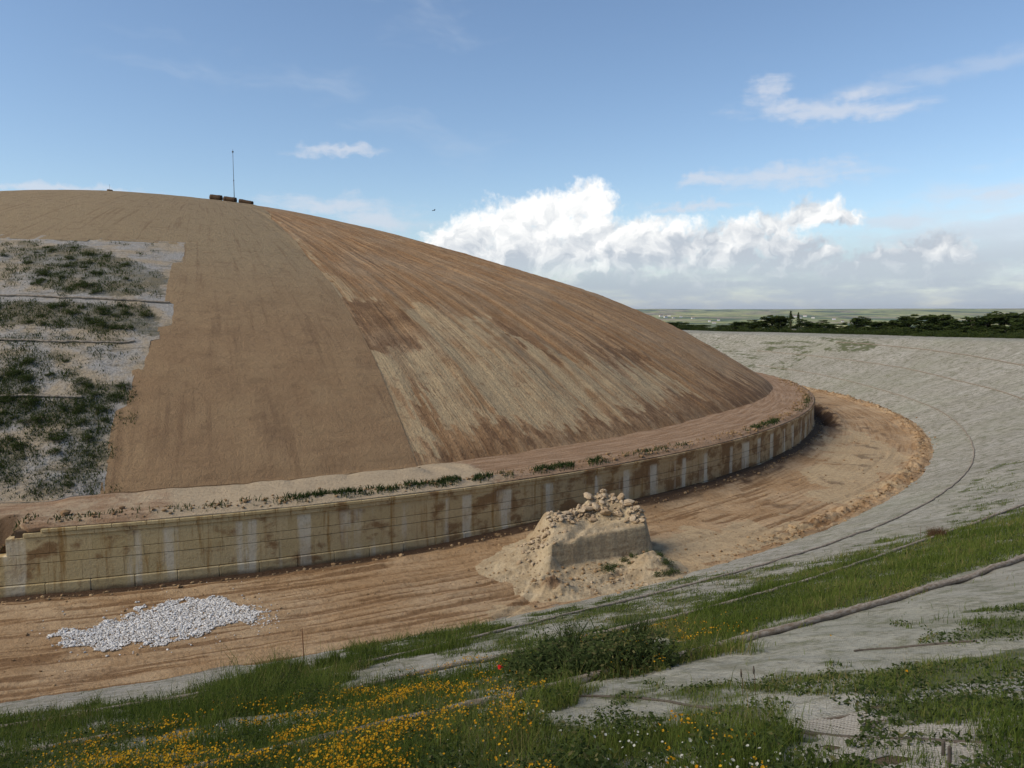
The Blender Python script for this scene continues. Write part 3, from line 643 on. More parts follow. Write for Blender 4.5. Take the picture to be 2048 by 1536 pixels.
WEEDY = [([(40, 486), (150, 484), (330, 548), (335, 592), (130, 592), (50, 560)], .75), ([(-620, 598), (300, 612), (322, 640), (310, 668), (150, 655), (-620, 645)], .95), ([(-620, 660), (240, 675), (230, 690), (-620, 690)], .4),
         ([(-620, 745), (60, 740), (80, 800), (220, 800), (215, 845), (-620, 880)], .85), ([(140, 760), (265, 770), (262, 800), (160, 800)], .95), ([(130, 850), (225, 850), (220, 920), (130, 930)], .7), ([(-620, 880), (50, 880), (50, 960), (-620, 980)], .75),
         ([(60, 860), (130, 850), (130, 930), (70, 940)], .4), ([(-620, 690), (160, 700), (160, 760), (-620, 740)], .5), ([(100, 920), (200, 930), (190, 985), (40, 985)], .55), ([(-620, 478), (60, 480), (40, 560), (-620, 590)], .4), ([(230, 640), (320, 640), (318, 665), (230, 660)], .9)]
def weedy(x, y, z):
    px, py = proj(x, y, z); n = fbm(x / 1.5, y / 1.5, 121, 3); g = np.full(np.shape(px), .15)
    for pl, d in WEEDY: g = np.where(inpoly(px + 40 * (n - .5), py + 30 * (n - .5), pl), np.maximum(g, d), g)
    return np.clip(g * 1.3 + (fbm(x / .6, y / .6, 122, 3) - .6) * 1.0, 0, 1)
slab('old_net', lambda r: -30, lambda r: EDGE_L(r) + .1, 45.2, 75.0, M_OLDNET, .02, na=220, nr=170, green=weedy, wr=.05, seed=40,
     label='weathered grey net with weeds growing through it on the mound', category='net')

# ------------------------------------------------------------------ coir logs and ropes
def smooth_line(P, n):
    P = np.asarray(P, float); d = np.r_[0, np.cumsum(np.hypot(*np.diff(P[:, :2], axis=0).T))]; s = np.linspace(0, d[-1], n)
    Q = np.stack([np.interp(s, d, P[:, k]) for k in range(P.shape[1])], 1); w = max(3, n // (2 * len(P)))
    pad = np.vstack([np.repeat(Q[:1], w, 0), Q, np.repeat(Q[-1:], w, 0)]); k = np.ones(2 * w + 1) / (2 * w + 1)
    return np.stack([np.convolve(pad[:, j], k, 'valid') for j in range(Q.shape[1])], 1)
def ra_line(pts_ra, n): return smooth_line(pts_ra, n)
def log(name, ra, rad, m, n=300, sink=.3, seed=0, wig=.05, jit=.10, **tags):
    L = smooth_line(np.asarray(ra, float), n); r = L[:, 1] + wig * 2 * (fbm(np.radians(L[:, 0]) * 100 / 1.2, L[:, 0] * 0 + seed, 130 + seed, 3) - .5)
    x, y = pol(r, L[:, 0]); z = ground_z(x, y) + rad * (1 - sink)
    k = np.hanning(9); k /= k.sum(); z = np.convolve(np.r_[[z[0]] * 4, z, [z[-1]] * 4], k, 'valid')
    R = rad * (.8 + .4 * fbm(np.arange(n) / 9., np.zeros(n), 140 + seed, 2)); V, f = tube(np.stack([x, y, z], 1), R, 8, jit, seed)
    l = np.repeat(np.r_[0, np.cumsum(np.hypot(np.diff(x), np.diff(y)))], 8); uv = np.zeros((len(V), 2)); uv[:len(l), 0] = l; uv[:len(l), 1] = np.tile(np.arange(8), n)
    return obj(name, mesh(name, V, f, True, None, uv), m, **tags)
def ra_of(px): h = hit(px); r, a = raz(h[:, 0], h[:, 1]); return np.stack([a, r], 1)
A_ = ra_of([(0, 1461), (280, 1413), (680, 1340), (1000, 1260), (1400, 1165), (1700, 1075), (1936, 940), (1935, 875), (1760, 780), (1600, 742)])
B1 = ra_of([(0, 1521), (190, 1488), (350, 1456), (500, 1423), (700, 1381), (850, 1346), (1024, 1311), (1304, 1243), (1439, 1217), (1574, 1178), (1849, 1078), (2040, 1017)])
B2 = ra_of([(2040, 797), (1900, 758), (1800, 735), (1680, 718)])
C1 = ra_of([(450, 1531), (600, 1506), (1104, 1381), (1214, 1351), (1454, 1288), (1624, 1251), (1824, 1191), (2040, 1120)])
C2 = ra_of([(2040, 731), (1930, 710), (1780, 692)])
log('coir_log', np.vstack([[(14, 97.6)], A_, [(112, 94)]]), .050, M_ROPE, 700, seed=1, label='thin coir log lowest on the bank, curving round above the ditch floor', category='coir log')
log('coir_log', np.vstack([[(15, 102.4)], B1, [(52, 98.8)], B2, [(116, 100)]]), .058, M_ROPE, 800, seed=2, label='coir log halfway up the bank, second line above the ditch floor', category='coir log')
log('coir_log', np.vstack([[(18, 107)], C1, [(45, 104.8), (60, 104.6)], C2, [(108, 105.5)]]), .066, M_ROPE, 800, seed=3, sink=.15, label='thickest brown coir log, highest line on the bank, above the green strip', category='coir log')
log('net_rope', ra_of([(1119, 1393), (1230, 1398), (1344, 1408), (1450, 1425), (1549, 1451), (1724, 1471), (1874, 1478), (2030, 1492)]), .016, M_DARKROPE, 260, seed=4, wig=.05, label='dark thin rope along the net seam beside the orange flowers', category='rope')
log('net_rope', ra_of([(1700, 1305), (1734, 1297), (1824, 1290), (1964, 1281)]), .014, M_DARKROPE, 120, seed=5, wig=.03, label='short dark rope on bare net above the thick coir log', category='rope')
for k, (pts, lab) in enumerate(((((-40, 592), (0, 593), (120, 597), (200, 601), (350, 609)), 'pale coir log crossing the weedy net high on the mound'),
                                (((-40, 682), (0, 683), (150, 686), (245, 689), (278, 683)), 'pale coir log crossing the middle of the weedy net on the mound'),
                                (((-40, 797), (40, 796), (120, 795), (172, 796)), 'short pale coir log low on the weedy net among dark weeds'),
                                (((255, 481), (300, 483), (362, 486)), 'short pale rope at the upper corner of the weedy net'))):
    log('coir_log' if k < 3 else 'net_rope', ra_of(pts), .07 if k < 3 else .03, M_ROPE, 120, seed=10 + k, wig=.1, sink=-.5, label=lab, category='coir log' if k < 3 else 'rope')

# real strands of the coarse net where it lies close by
def strands():
    V, Fq, o = [], [], 0
    def add(a, r):
        nonlocal o
        x, y = pol(r, a); z = ground_z(x, y) + .012; px, py = proj(x, y, z)
        jx = fbm(x / .6, y / .6, 156, 3) - .5; keep = inpoly(px + 260 * jx, py + 90 * jx, STRANDS) & (fbm(x / .5, y / .5, 150, 3) > .22)
        dx, dy = np.gradient(x), np.gradient(y); L = np.hypot(dx, dy); w = .0065 * (.7 + .6 * vn(x * 9, y * 9, 151)); nx, ny = -dy / L * w, dx / L * w
        P = np.stack([np.stack([x - nx, y - ny, z - .004], 1), np.stack([x, y, z + .006], 1), np.stack([x + nx, y + ny, z - .004], 1)], 1).reshape(-1, 3)
        i = np.nonzero(keep[:-1] & keep[1:])[0] * 3 + o
        for q in (0, 1): Fq.append(np.stack([i + q, i + 3 + q, i + 4 + q, i + 1 + q], 1))
        V.append(P); o += len(P)
    for a0 in np.arange(22.6, 26.6, .0226):
        r = np.arange(107, 113.8, .06); add(a0 + .010 * (fbm(r / .3, r * 0 + a0 * 50, 152, 2) - .5) + .05 * fbm(r / 2, r * 0, 153, 2), r)
    for r0 in np.arange(107, 113.8, .036):
        a = np.arange(22.6, 26.6, .03); add(a, r0 + .02 * (fbm(a / .15, a * 0 + r0 * 30, 154, 2) - .5) + .10 * fbm(a, a * 0, 155, 2))
    return mesh('net_strands', np.vstack(V), np.vstack(Fq), True)
obj('net_strands', strands(), M_NETSTRAND, kind='stuff', label='coarse pale open-weave net strands lying on dark soil', category='net')

# ------------------------------------------------------------------ the ring wall of limestone blocks
wall = empty('retaining_wall', (CX, CY, 0), label='long curved retaining wall of weathered limestone blocks at mound foot', category='wall')
RW = 79.0
def block_mesh(name, w, z0, z1, d0, d1, bev):
    V, f = box(-w / 2, w / 2, -d1, -d0, z0, z1); me = bevel_mesh(name, V, f, bev); me.materials.append(M_WALL); return me
def put(me, name, a, dr=0.0, dz=0.0, sx=1.0):
    o = bpy.data.objects.new(name, me); col.objects.link(o); o.parent = wall; t_ = math.radians(a)
    o.rotation_euler = (0, 0, t_); o.location = (math.sin(t_) * dr, -math.cos(t_) * dr, dz); o.scale = (sx, 1, 1); return o
AZ_CORN = 16.2
AZ_TOP = 15.72
def course(name, w, z0, z1, d1, a0, a1, jit, bev, ph=0.0, gap=.004):
    me = block_mesh(name, w - gap, z0, z1, RW - .62, d1, bev); st = math.degrees(w / RW); k = 0; a = a0 + st * (.5 + ph)
    while a < a1:
        put(me, name, a, float(rng.normal() * jit), 0.0, 1.0); a += st; k += 1
course('plinth_block', 1.72, -.45, .405, RW + .10, 8, 92, .006, .03)
course('wall_block', 1.62, .440, 1.268, RW + .005, 8, 92, .004, .009, .3)
course('wall_block', 1.62, 1.290, 1.672, RW + .010, 8, 92, .004, .009, .8)
course('wall_block', 1.62, 1.694, 2.410, RW + .004, AZ_TOP, 92, .004, .009, 0)
course('cornice_block', 1.35, 2.42, 2.60, RW + .055, AZ_CORN, 92, .004, .012, 0, .010)
course('cornice_cap', 1.35, 2.612, 2.765, RW + .11, AZ_CORN, 92, .006, .02, .5, .010)
_a = np.linspace(8, 92, 400); _x, _y = pol(1.0, _a); _dx, _dy = _x - CX, _y - CY
core = np.stack([np.stack([_dx * R, _dy * R, np.where((_a < AZ_TOP + .1) & (zz > 1.6), 1.6, zz) * np.ones_like(_a)], -1) for R, zz in ((RW - .9, -.4), (RW - .9, 2.7), (RW - .05, 2.7), (RW - .05, -.4))], 1).reshape(-1, 3)
i = np.arange(399)[:, None] * 4 + np.arange(4)[None]; j = np.arange(399)[:, None] * 4 + (np.arange(4)[None] + 1) % 4
obj('wall_core', mesh('wall_core', core, np.stack([i, j, j + 4, i + 4], -1).reshape(-1, 4), False), M_CORE, wall)

# ------------------------------------------------------------------ the earth stump with its rubble
O = hit([(1190, 1130)])[0]; ey = O / np.hypot(*O); ex = np.array([ey[1], -ey[0]])
def stump_h(u, v):
    n = fbm(u / 1.1, v / 1.1, 160, 4); n2 = fbm(u / .35, v / .35, 161, 3); n3 = fbm(u / .5, v / .5, 166, 3)
    e = np.hypot((u + .35) / 4.6, (v - .1) / 4.9) + .25 * (n - .5)
    tal = .50 * np.clip(1 - e, 0, 1) ** 1.3 + .75 * gauss((u + 2.6) / 1.25) * gauss((v - .4) / 1.9) * (.7 + .6 * n3)        # spread talus, thickest to the left
    tal = tal + .30 * gauss((u + 3.9) / 1.0) * gauss((v + .9) / 1.0) + .75 * gauss((u - 2.6) / .95) * gauss((v + .7) / 1.1) * (.7 + .6 * n3)
    tal = tal + .46 * gauss((u + 1.85) / .85) * gauss((v + 3.7) / .75) * (.65 + .7 * n2) + .55 * gauss((u + 2.05) / .55) * gauss((v + 1.9) / .6)                           # small spoil cone in front
    fe = -1.75 + .68 * (u + 1.9) + .70 * (fbm(u / 2.0, v * 0, 162, 2) - .5)                       # line of the oblique cut face
    fe = np.where(u < -1.9, -1.75 - .3 * (u + 1.9), fe)
    front = sstep(v + .05 * (n2 - .5) + .10 * (n - .5), fe - .36, fe + .16); left = sstep(u + .6 * (n - .5) + .12 * v, -3.3, -2.0); right = 1 - sstep(u + .3 * (n - .5), 2.35, 2.95); back = 1 - sstep(v + .6 * (n - .5), 2.9, 4.6)
    plat = 1.45 + .05 * (v + 1.3) + .06 * (n3 - .5)
    ridge = 1.25 * gauss((v - 2.65) / .52) * gauss((u - .45) / 1.35) + .55 * gauss((v - 1.0) / .75) * gauss((u + 1.85) / .75) + .45 * gauss((v - 2.3) / .45) * gauss((u - 1.9) / .7) + .30 * gauss((v - 2.0) / .4) * gauss((u + .7) / .7)
    pk = front * left * right * back; blk = pk * (plat + ridge * (.85 + .4 * (n2 - .5)))
    h = np.maximum(tal, blk) + .10 * (n2 - .5) * sstep(tal, .02, .2) * (1 - .6 * sstep(pk, .8, 1) * (ridge < .2)) + .05 * (n - .5)
    return h, pk * (blk > tal + .02)
uu = np.linspace(-6.6, 5.4, 240); vv = np.linspace(-5.6, 5.6, 225); U, Vv = np.meshgrid(uu, vv, indexing='ij')
Hh, PK = stump_h(U, Vv); X = O[0] + U * ex[0] + Vv * ey[0]; Y = O[1] + U * ex[1] + Vv * ey[1]
rr_, _ = raz(X, Y); gz = np.where(rr_ > 89.0, bank_z(X, Y), floor_z(X, Y)); edge_f = sstep(np.minimum(np.minimum(U + 6.6, 5.4 - U), np.minimum(Vv + 5.6, 5.6 - Vv)), 0, .5)
Z = gz + Hh * edge_f - .05 * (1 - sstep(Hh * edge_f, .01, .06))
dv = np.gradient(Z, vv, axis=1); cut = sstep(dv, .9, 2.0) * (Vv < 1.9) * (U > -2.1) * (U < 2.5) * (Hh > .1); moist_or_shade = .75 * gauss((U + 1.85) / .75) * gauss((Vv + 3.7) / .65) + .5 * sstep(fbm(U / .8, Vv / .8, 165, 3), .55, .7) * (Hh < .5) * (U > -.2)
stump = empty('earth_stump', (O[0], O[1], 0), label='pale stump of uncut earth topped with loose stones on ditch floor', category='earth heap')
body = obj('earth_body', mesh('earth_body', np.stack([X, Y, Z], -1), gridfaces(*X.shape), True, dict(cut=cut, moist_or_shade=moist_or_shade)), M_HEAP, stump, (-O[0], -O[1], 0))
ROCKS = []
for k in range(6):
    V, f = rock(300 + k, 2, .10, .50); me = mesh('stone', V, f, False); me.materials.append(M_STONE); ROCKS.append(me)
def stump_pt(u, v):
    i = int(np.clip(np.searchsorted(uu, u), 1, len(uu) - 1)); j = int(np.clip(np.searchsorted(vv, v), 1, len(vv) - 1))
    return O[0] + u * ex[0] + v * ey[0], O[1] + u * ex[1] + v * ey[1], float(Z[i, j])
def add_stone(u, v, s, lift=0.2):
    x, y, z = stump_pt(u, v); o = bpy.data.objects.new('stone', ROCKS[rng.integers(6)]); col.objects.link(o); o.parent = stump
    o.location = (x - O[0], y - O[1], z + s * lift); o.rotation_euler = (rng.normal() * .35, rng.normal() * .35, rng.uniform(0, 6.3)); o.scale = (s, s * rng.uniform(.75, 1.1), s * rng.uniform(.8, 1.05))
_rl = np.array([(-2.5, .2), (-1.9, .8), (-1.1, 1.75), (0, 2.4), (.9, 2.55), (1.7, 2.3), (2.25, 2.0)])
for k in range(290):
    q = rng.random()
    if q < .74:
        w_ = rng.random() ** .9 * 6; i_ = min(int(w_), 5); c_ = _rl[i_] + (_rl[i_ + 1] - _rl[i_]) * (w_ - i_); wd = .34 if 1.5 < w_ < 5 else .26; u, v = c_[0] + rng.normal() * .2, c_[1] + rng.normal() * wd
        add_stone(u, v, float(.07 + rng.gamma(2.2, .032)), rng.uniform(.1, .8))
    elif q < .90: add_stone(rng.normal(-2.75, .5), rng.normal(-.3, .9), float(rng.uniform(.06, .15)), .2)
    else: add_stone(rng.normal(-.2, 2.0), rng.normal(-2.8, .8), float(rng.uniform(.05, .11)), .2)

# ------------------------------------------------------------------ scattered small stones: gravel patch, clods
def scatter_rocks(name, XY, size, m, seed, tintr=(0, 1), **tags):
    rg = np.random.default_rng(seed); base = []
    for k in range(4):
        V, f = rock(500 + k, 1, .2, .7); base.append((V, f))
    Vs, Fs, T, o = [], [], [], 0; n = len(XY); which = rg.integers(0, 4, n); zz = ground_z(XY[:, 0], XY[:, 1]) if XY.shape[1] == 2 else XY[:, 2]
    for k in range(4):
        V, f = base[k]; I = np.nonzero(which == k)[0]; s = size[I]; th = rg.uniform(0, 6.28, len(I)); c, sn = np.cos(th), np.sin(th)
        P = np.stack([c[:, None] * V[None, :, 0] - sn[:, None] * V[None, :, 1], sn[:, None] * V[None, :, 0] + c[:, None] * V[None, :, 1], np.broadcast_to(V[None, :, 2], (len(I), len(V)))], -1) * s[:, None, None]
        P = P + np.stack([XY[I, 0], XY[I, 1], zz[I] + s * .35], -1)[:, None]
        Fs.append((f[None] + (o + np.arange(len(I)) * len(V))[:, None, None]).reshape(-1, 3)); Vs.append(P.reshape(-1, 3)); o += len(I) * len(V)
        T.append(np.repeat(rg.uniform(*tintr, len(I)), len(V)))
    return obj(name, mesh(name, np.vstack(Vs), np.vstack(Fs), False, dict(tint=np.concatenate(T))), m, kind='stuff', **tags)
GPOLY = [(108, 1292), (115, 1268), (210, 1247), (262, 1226), (330, 1206), (380, 1196), (450, 1196), (470, 1213), (522, 1222), (505, 1240), (440, 1265), (330, 1291), (210, 1303), (165, 1294)]
gh = hit([(108, 1292), (522, 1222), (330, 1196), (330, 1304)]); 
cand = np.stack([rng.uniform(-24, -6, 220000), rng.uniform(20, 38, 220000)], 1); cz = ground_z(cand[:, 0], cand[:, 1]); px, py = proj(cand[:, 0], cand[:, 1], cz)
jn = fbm(cand[:, 0] / .5, cand[:, 1] / .5, 170, 3); ins = inpoly(px + 70 * (jn - .5), py + 34 * (jn - .5), GPOLY); cand = cand[ins]
sx_ = np.stack([rng.normal(330, 125, 900), np.zeros(900)], 1); sx_[:, 1] = 1252 - (sx_[:, 0] - 330) * .13 + rng.normal(0, 26, 900); sx_ = sx_[(sx_[:, 0] > 60) & (sx_[:, 0] < 560)]
extra = np.stack([rng.normal(522, 18, 160), rng.normal(1236, 12, 160)], 1); SH = hit(np.vstack([sx_[:420], extra]))
n_g = min(len(cand), 36000); GX = np.vstack([cand[:n_g], SH]); gz_ = ground_z(GX[:, 0], GX[:, 1]); heapz = np.r_[.05 * fbm(cand[:n_g, 0] / .9, cand[:n_g, 1] / .9, 171, 3), np.zeros(len(SH))]
scatter_rocks('gravel', np.column_stack([GX, gz_ + heapz]), np.clip(rng.gamma(4, .0068, len(GX)), .012, .065), M_GRAVEL, 5, label='spread patch of white gravel tipped on the ditch floor', category='gravel')

def polar_scatter(n, r0, r1, a0, a1): return np.stack(pol(rng.uniform(r0, r1, n), rng.uniform(a0, a1, n)), 1)
cl = np.vstack([np.stack(pol(88.55 + .40 * rng.normal(size=1500), rng.uniform(36, 100, 1500)), 1), polar_scatter(900, 79.2, 88.8, 14, 80), np.stack(pol(79.6 + .35 * np.abs(rng.normal(size=500)), rng.uniform(14, 80, 500)), 1)])
sz = np.r_[rng.gamma(1.6, .026, 1500) + .015, rng.gamma(2, .012, 900) + .015, rng.gamma(2, .022, 500) + .02]
scatter_rocks('earth_clods', cl, np.minimum(sz, .16), M_CLOD, 6, label='loose earth clods strewn over ditch floor and net edge', category='clods')
lc = np.stack(pol(78.2 + .5 * rng.normal(size=1500), rng.uniform(13.5, 85, 1500)), 1); lc = lc[raz(lc[:, 0], lc[:, 1])[0] < 78.8]
scatter_rocks('ledge_clods', lc, rng.gamma(2, .022, len(lc)) + .02, M_CLOD, 8, (0, .6), label='crumbled soil lumps along the ledge above the wall', category='clods')
sp2 = np.array([stump_pt(a, b) for a, b in zip(rng.normal(-.3, 2.6, 420), rng.normal(-2.6, 1.2, 420))])
scatter_rocks('stump_debris', sp2, np.minimum(rng.gamma(1.5, .020, 420) + .012, .12), M_CLOD, 9, (.2, 1), label='crumbs of earth and stone lying round the earth stump', category='debris')

# ------------------------------------------------------------------ grass, flowers, weeds
def blades(P, h, w, lean, seed, tint):
    """bent two-segment blades of grass: 5 vertices, 3 triangles each"""
    rg = np.random.default_rng(seed); n = len(P); th = rg.uniform(0, 6.283, n); ph = rg.uniform(0, 6.283, n)
    s = np.stack([np.cos(th), np.sin(th), np.zeros(n)], 1) * (w / 2)[:, None]; d = np.stack([np.cos(ph), np.sin(ph), np.zeros(n)], 1) * (h * lean)[:, None]
    up = np.array([0, 0, 1.]) * h[:, None]; mid = P + up * .55 + d * .3; tip = P + up + d
    base = P - np.array([0, 0, .03])
    V = np.stack([base - s, base + s, mid - s * .75, mid + s * .75, tip], 1).reshape(-1, 3); o = np.arange(n)[:, None] * 5
    T = np.concatenate([o + np.array([[0, 1, 3]]), o + np.array([[0, 3, 2]]), o + np.array([[2, 3, 4]])]); return V, T, np.repeat(tint, 5)
def discs(P, rad, seed, tint, cup=.25):
    rg = np.random.default_rng(seed); n = len(P); k = 6; a = np.linspace(0, 2 * np.pi, k, endpoint=False)
    N = np.stack([rg.normal(size=n) * .45, -.25 + rg.normal(size=n) * .45, np.ones(n)], 1); N /= np.linalg.norm(N, axis=1)[:, None]
    B = np.cross(N, [0, 1., .01]); B /= np.linalg.norm(B, axis=1)[:, None]; C = np.cross(N, B)
    rr = rad[:, None] * (1 + .15 * rg.normal(size=(n, k)))
    ring = P[:, None] + rr[..., None] * (np.cos(a)[None, :, None] * B[:, None] + np.sin(a)[None, :, None] * C[:, None]) + (rad * cup)[:, None, None] * N[:, None]
    V = np.concatenate([P[:, None], ring], 1).reshape(-1, 3); o = np.arange(n)[:, None] * (k + 1)
    T = np.concatenate([o + np.array([[0, 1 + j, 1 + (j + 1) % k]]) for j in range(k)]); return V, T, np.repeat(tint, k + 1)
def near_candidates(n, dmin=3.2, dmax=75, seed=0, a0=-52, a1=58):
    rg = np.random.default_rng(seed); d = (rg.random(n) * (dmax ** .5 - dmin ** .5) + dmin ** .5) ** 2; a = np.radians(rg.uniform(a0, a1, n))
    x, y = d * np.sin(a), d * np.cos(a); r, az = raz(x, y); k = (r > 89.1) & (r < 114.6); x, y = x[k], y[k]; return x, y, bank_z(x, y), np.hypot(x, y)
x, y, z, d = near_candidates(2000000, seed=11, a0=-72, a1=80); g, hh = green_at(x, y, z + .05); p = patchy(x, y, g); keep = rng.random(len(x)) < p * np.clip(.25 + g * .8, 0, 1)
x, y, z, d, hh, g = (q[keep] for q in (x, y, z, d, hh, g)); n = len(x)
clump = fbm(x / .7, y / .7, 180, 3); h = hh * (.15 + 1.7 * clump ** 1.3) * rng.gamma(4, .27, n); w = .0065 * np.clip((d / 9) ** .75, .7, 4.5) * rng.uniform(.7, 1.4, n)
tint = np.clip(.02 + .95 * fbm(x / 1.6, y / 1.6, 181, 4) + rng.normal(0, .2, n), 0, 1)
V, T, tt = blades(np.stack([x, y, z], 1), h, w, rng.uniform(.15, .7, n), 12, tint)
obj('bank_grass', mesh('bank_grass', V, T, False, dict(tint=tt)), M_GRASS, kind='stuff', label='green grass growing in bands through the bank netting', category='grass')
print('blades', n)

x, y, z, d = near_candidates(420000, 3.2, 30, 51, -45, 48); g, hh = green_at(x, y, z + .05); cl_ = fbm(x / .55, y / .55, 185, 3)
k = (g > .3) & (rng.random(len(x)) < sstep(cl_, .42, .62) * np.where((g > .85) & (hh > .15), 1.0, .45)); x, y, z, cl_, hh = (q[k] for q in (x, y, z, cl_, hh)); n = len(x)
P_ = np.stack([x, y, z + hh * rng.uniform(.1, 1.25, n) * (.4 + cl_)], 1); a_ = rng.normal(size=(n, 3)) * (1, 1, .5); a_ /= np.linalg.norm(a_, axis=1)[:, None]; b_ = np.cross(a_, rng.normal(size=(n, 3))); b_ /= np.linalg.norm(b_, axis=1)[:, None]; s_ = rng.uniform(.012, .034, n)[:, None]
V = np.stack([P_ - a_ * s_, P_ - b_ * s_ * .45, P_ + a_ * s_, P_ + b_ * s_ * .45], 1).reshape(-1, 3)
obj('leafy_plants', mesh('leafy_plants', V, np.arange(4 * n).reshape(-1, 4), False, dict(tint=np.repeat(np.clip(rng.normal(.45, .3, n), 0, 1), 4))), M_WEED, kind='stuff', label='dark leafy plants mixed into the flowering grass', category='plants')

FLOW = [([(620, 1440), (700, 1400), (900, 1360), (1000, 1330), (1045, 1315), (1100, 1390), (1085, 1450), (1095, 1600), (600, 1600), (630, 1480)], .62), ([(220, 1490), (420, 1455), (440, 1490), (340, 1560), (180, 1600)], .6),
        ([(60, 1495), (280, 1460), (420, 1420), (520, 1400), (460, 1440), (150, 1500)], .35), ([(1195, 1285), (1330, 1262), (1480, 1240), (1490, 1252), (1400, 1278), (1280, 1305), (1130, 1325)], .55),
        ([(1380, 1415), (1480, 1430), (1600, 1490), (1720, 1600), (1290, 1600), (1370, 1470)], .42), ([(440, 1432), (640, 1400), (820, 1372), (840, 1390), (640, 1440)], .4), ([(-40, 1530), (220, 1500), (620, 1500), (620, 1600), (-40, 1600)], .38),
        ([(1700, 1290), (2048, 1380), (2048, 1500), (1850, 1480)], .006)]
WFLOW = [([(970, 1400), (1095, 1425), (1095, 1465), (975, 1450)], .5), ([(1140, 1465), (1400, 1465), (1560, 1500), (1650, 1600), (1120, 1600)], .22), ([(440, 1480), (800, 1440), (1000, 1470), (1000, 1600), (440, 1600)], .03)]
def flowers(name, polys, m, n0, rad, seed, **tags):
    x, y, z, d = near_candidates(n0, 3.2, 26, seed, -45, 40); rg = np.random.default_rng(seed + 1000); g, hh = green_at(x, y, z + .05)
    h = np.clip(hh, .08, .3) * (.75 + .8 * rg.random(len(x))) * (.55 + .9 * fbm(x / .7, y / .7, 180, 3)); px, py = proj(x, y, z + h); dens = np.zeros(len(x)); jn = fbm(x / .9, y / .9, seed, 3); jm = fbm(x / .9, y / .9, seed + 9, 3)
    for pl, dd in polys: dens = np.where(inpoly(px + 330 * (jn - .5), py + 110 * (jm - .5), pl), np.maximum(dens, dd), dens)
    k = rg.random(len(x)) < dens * sstep(fbm(x / .45, y / .45, seed + 3, 3), .33, .62) * (.15 + .85 * sstep(fbm(x / 1.6, y / 1.6, seed + 5, 2), .3, .6)); P = np.stack([x, y, z + h], 1)[k]; n = len(P); print(name, n)
    V, T, t = discs(P, rad * rg.uniform(.5, 1.35, n) * np.clip((d[k] / 9) ** .3, .8, 1.4), seed, rg.random(n)); V2, T2, _ = blades(P - np.stack([0 * h[k], 0 * h[k], h[k]], 1), h[k], np.full(n, .004), np.zeros(n), seed, np.zeros(n))
    o = obj(name, mesh(name, V, T, False, dict(tint=t)), m, kind='stuff', **tags)
    obj(name.replace('flowers', 'stems'), mesh(name.replace('flowers', 'stems'), V2, T2, False, dict(tint=np.full(len(V2), .4))), M_GRASS, o)
flowers('orange_flowers', FLOW, M_ORANGE, 250000, .0115, 21, label='carpet of small orange-yellow wild flowers among the grass', category='flowers')
flowers('white_flowers', WFLOW, M_WHITE, 60000, .013, 22, label='scattered small white wild flowers among the orange ones', category='flowers')

def leaf_cloud(n, rx, ry, rz, leaf, seed, hollow=.35, flat=0.0, lumps=0):
    """leaf quads spread through a lumpy dome"""
    rg = np.random.default_rng(seed); D = rg.normal(size=(n, 3)); D /= np.linalg.norm(D, axis=1)[:, None]; R = (hollow + (1 - hollow) * rg.random(n) ** .6)
    P = D * R[:, None]; P[:, 2] = np.abs(P[:, 2]) if flat else P[:, 2]
    if lumps:
        c = rg.normal(size=(lumps, 3)); c /= np.linalg.norm(c, axis=1)[:, None]; c *= rg.uniform(.35, .8, (lumps, 1)); c[:, 2] = np.abs(c[:, 2]) if flat else c[:, 2]
        P = c[rg.integers(0, lumps, n)] + D * (rg.random(n) ** .45 * rg.uniform(.28, .42))[:, None]
    P = P * (rx, ry, rz); th = rg.uniform(0, 6.28, (n, 2)); a = np.stack([np.cos(th[:, 0]), np.sin(th[:, 0]), .5 * rg.normal(size=n)], 1); a /= np.linalg.norm(a, axis=1)[:, None]
    b = np.cross(a, rg.normal(size=(n, 3))); b /= np.linalg.norm(b, axis=1)[:, None]; s = leaf * rg.uniform(.6, 1.35, n)[:, None]
    V = np.stack([P - a * s, P - b * s * .45, P + a * s, P + b * s * .45], 1).reshape(-1, 3); Fq = np.arange(n * 4).reshape(-1, 4)
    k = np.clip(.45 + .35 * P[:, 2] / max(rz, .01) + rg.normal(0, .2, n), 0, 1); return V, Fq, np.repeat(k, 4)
def weed_proto(kind, seed):
    rg = np.random.default_rng(seed)
    if kind == 'bushy': V, f, k = leaf_cloud(900, .5, .5, .5, .034, seed, .1, 1.0, 18)
    else:
        n = 260; P = np.column_stack([rg.normal(0, .16, (n, 2)), np.zeros(n)]); V, f, k = blades(P, rg.uniform(.35, 1.0, n), rg.uniform(.012, .026, n), rg.uniform(.1, .5, n), seed, rg.uniform(.1, .8, n))
    st, fs = [], []
    for q in range(7):
        e = rg.normal(0, .25, 2); st.append(tube(np.array([(0, 0, -.06), (e[0] * .4, e[1] * .4, .2), (e[0], e[1], .42)]), [.012, .009, .004], 4))
    Vs, Fs = join(st); me = mesh('weed_leaves', V, f, False, dict(tint=k)); ms = mesh('weed_stems', Vs, Fs, True, dict(tint=np.full(len(Vs), .3))); return me, ms
WB = [weed_proto('bushy', 400 + k) for k in range(4)]; WS = [weed_proto('spiky', 420 + k) for k in range(3)]
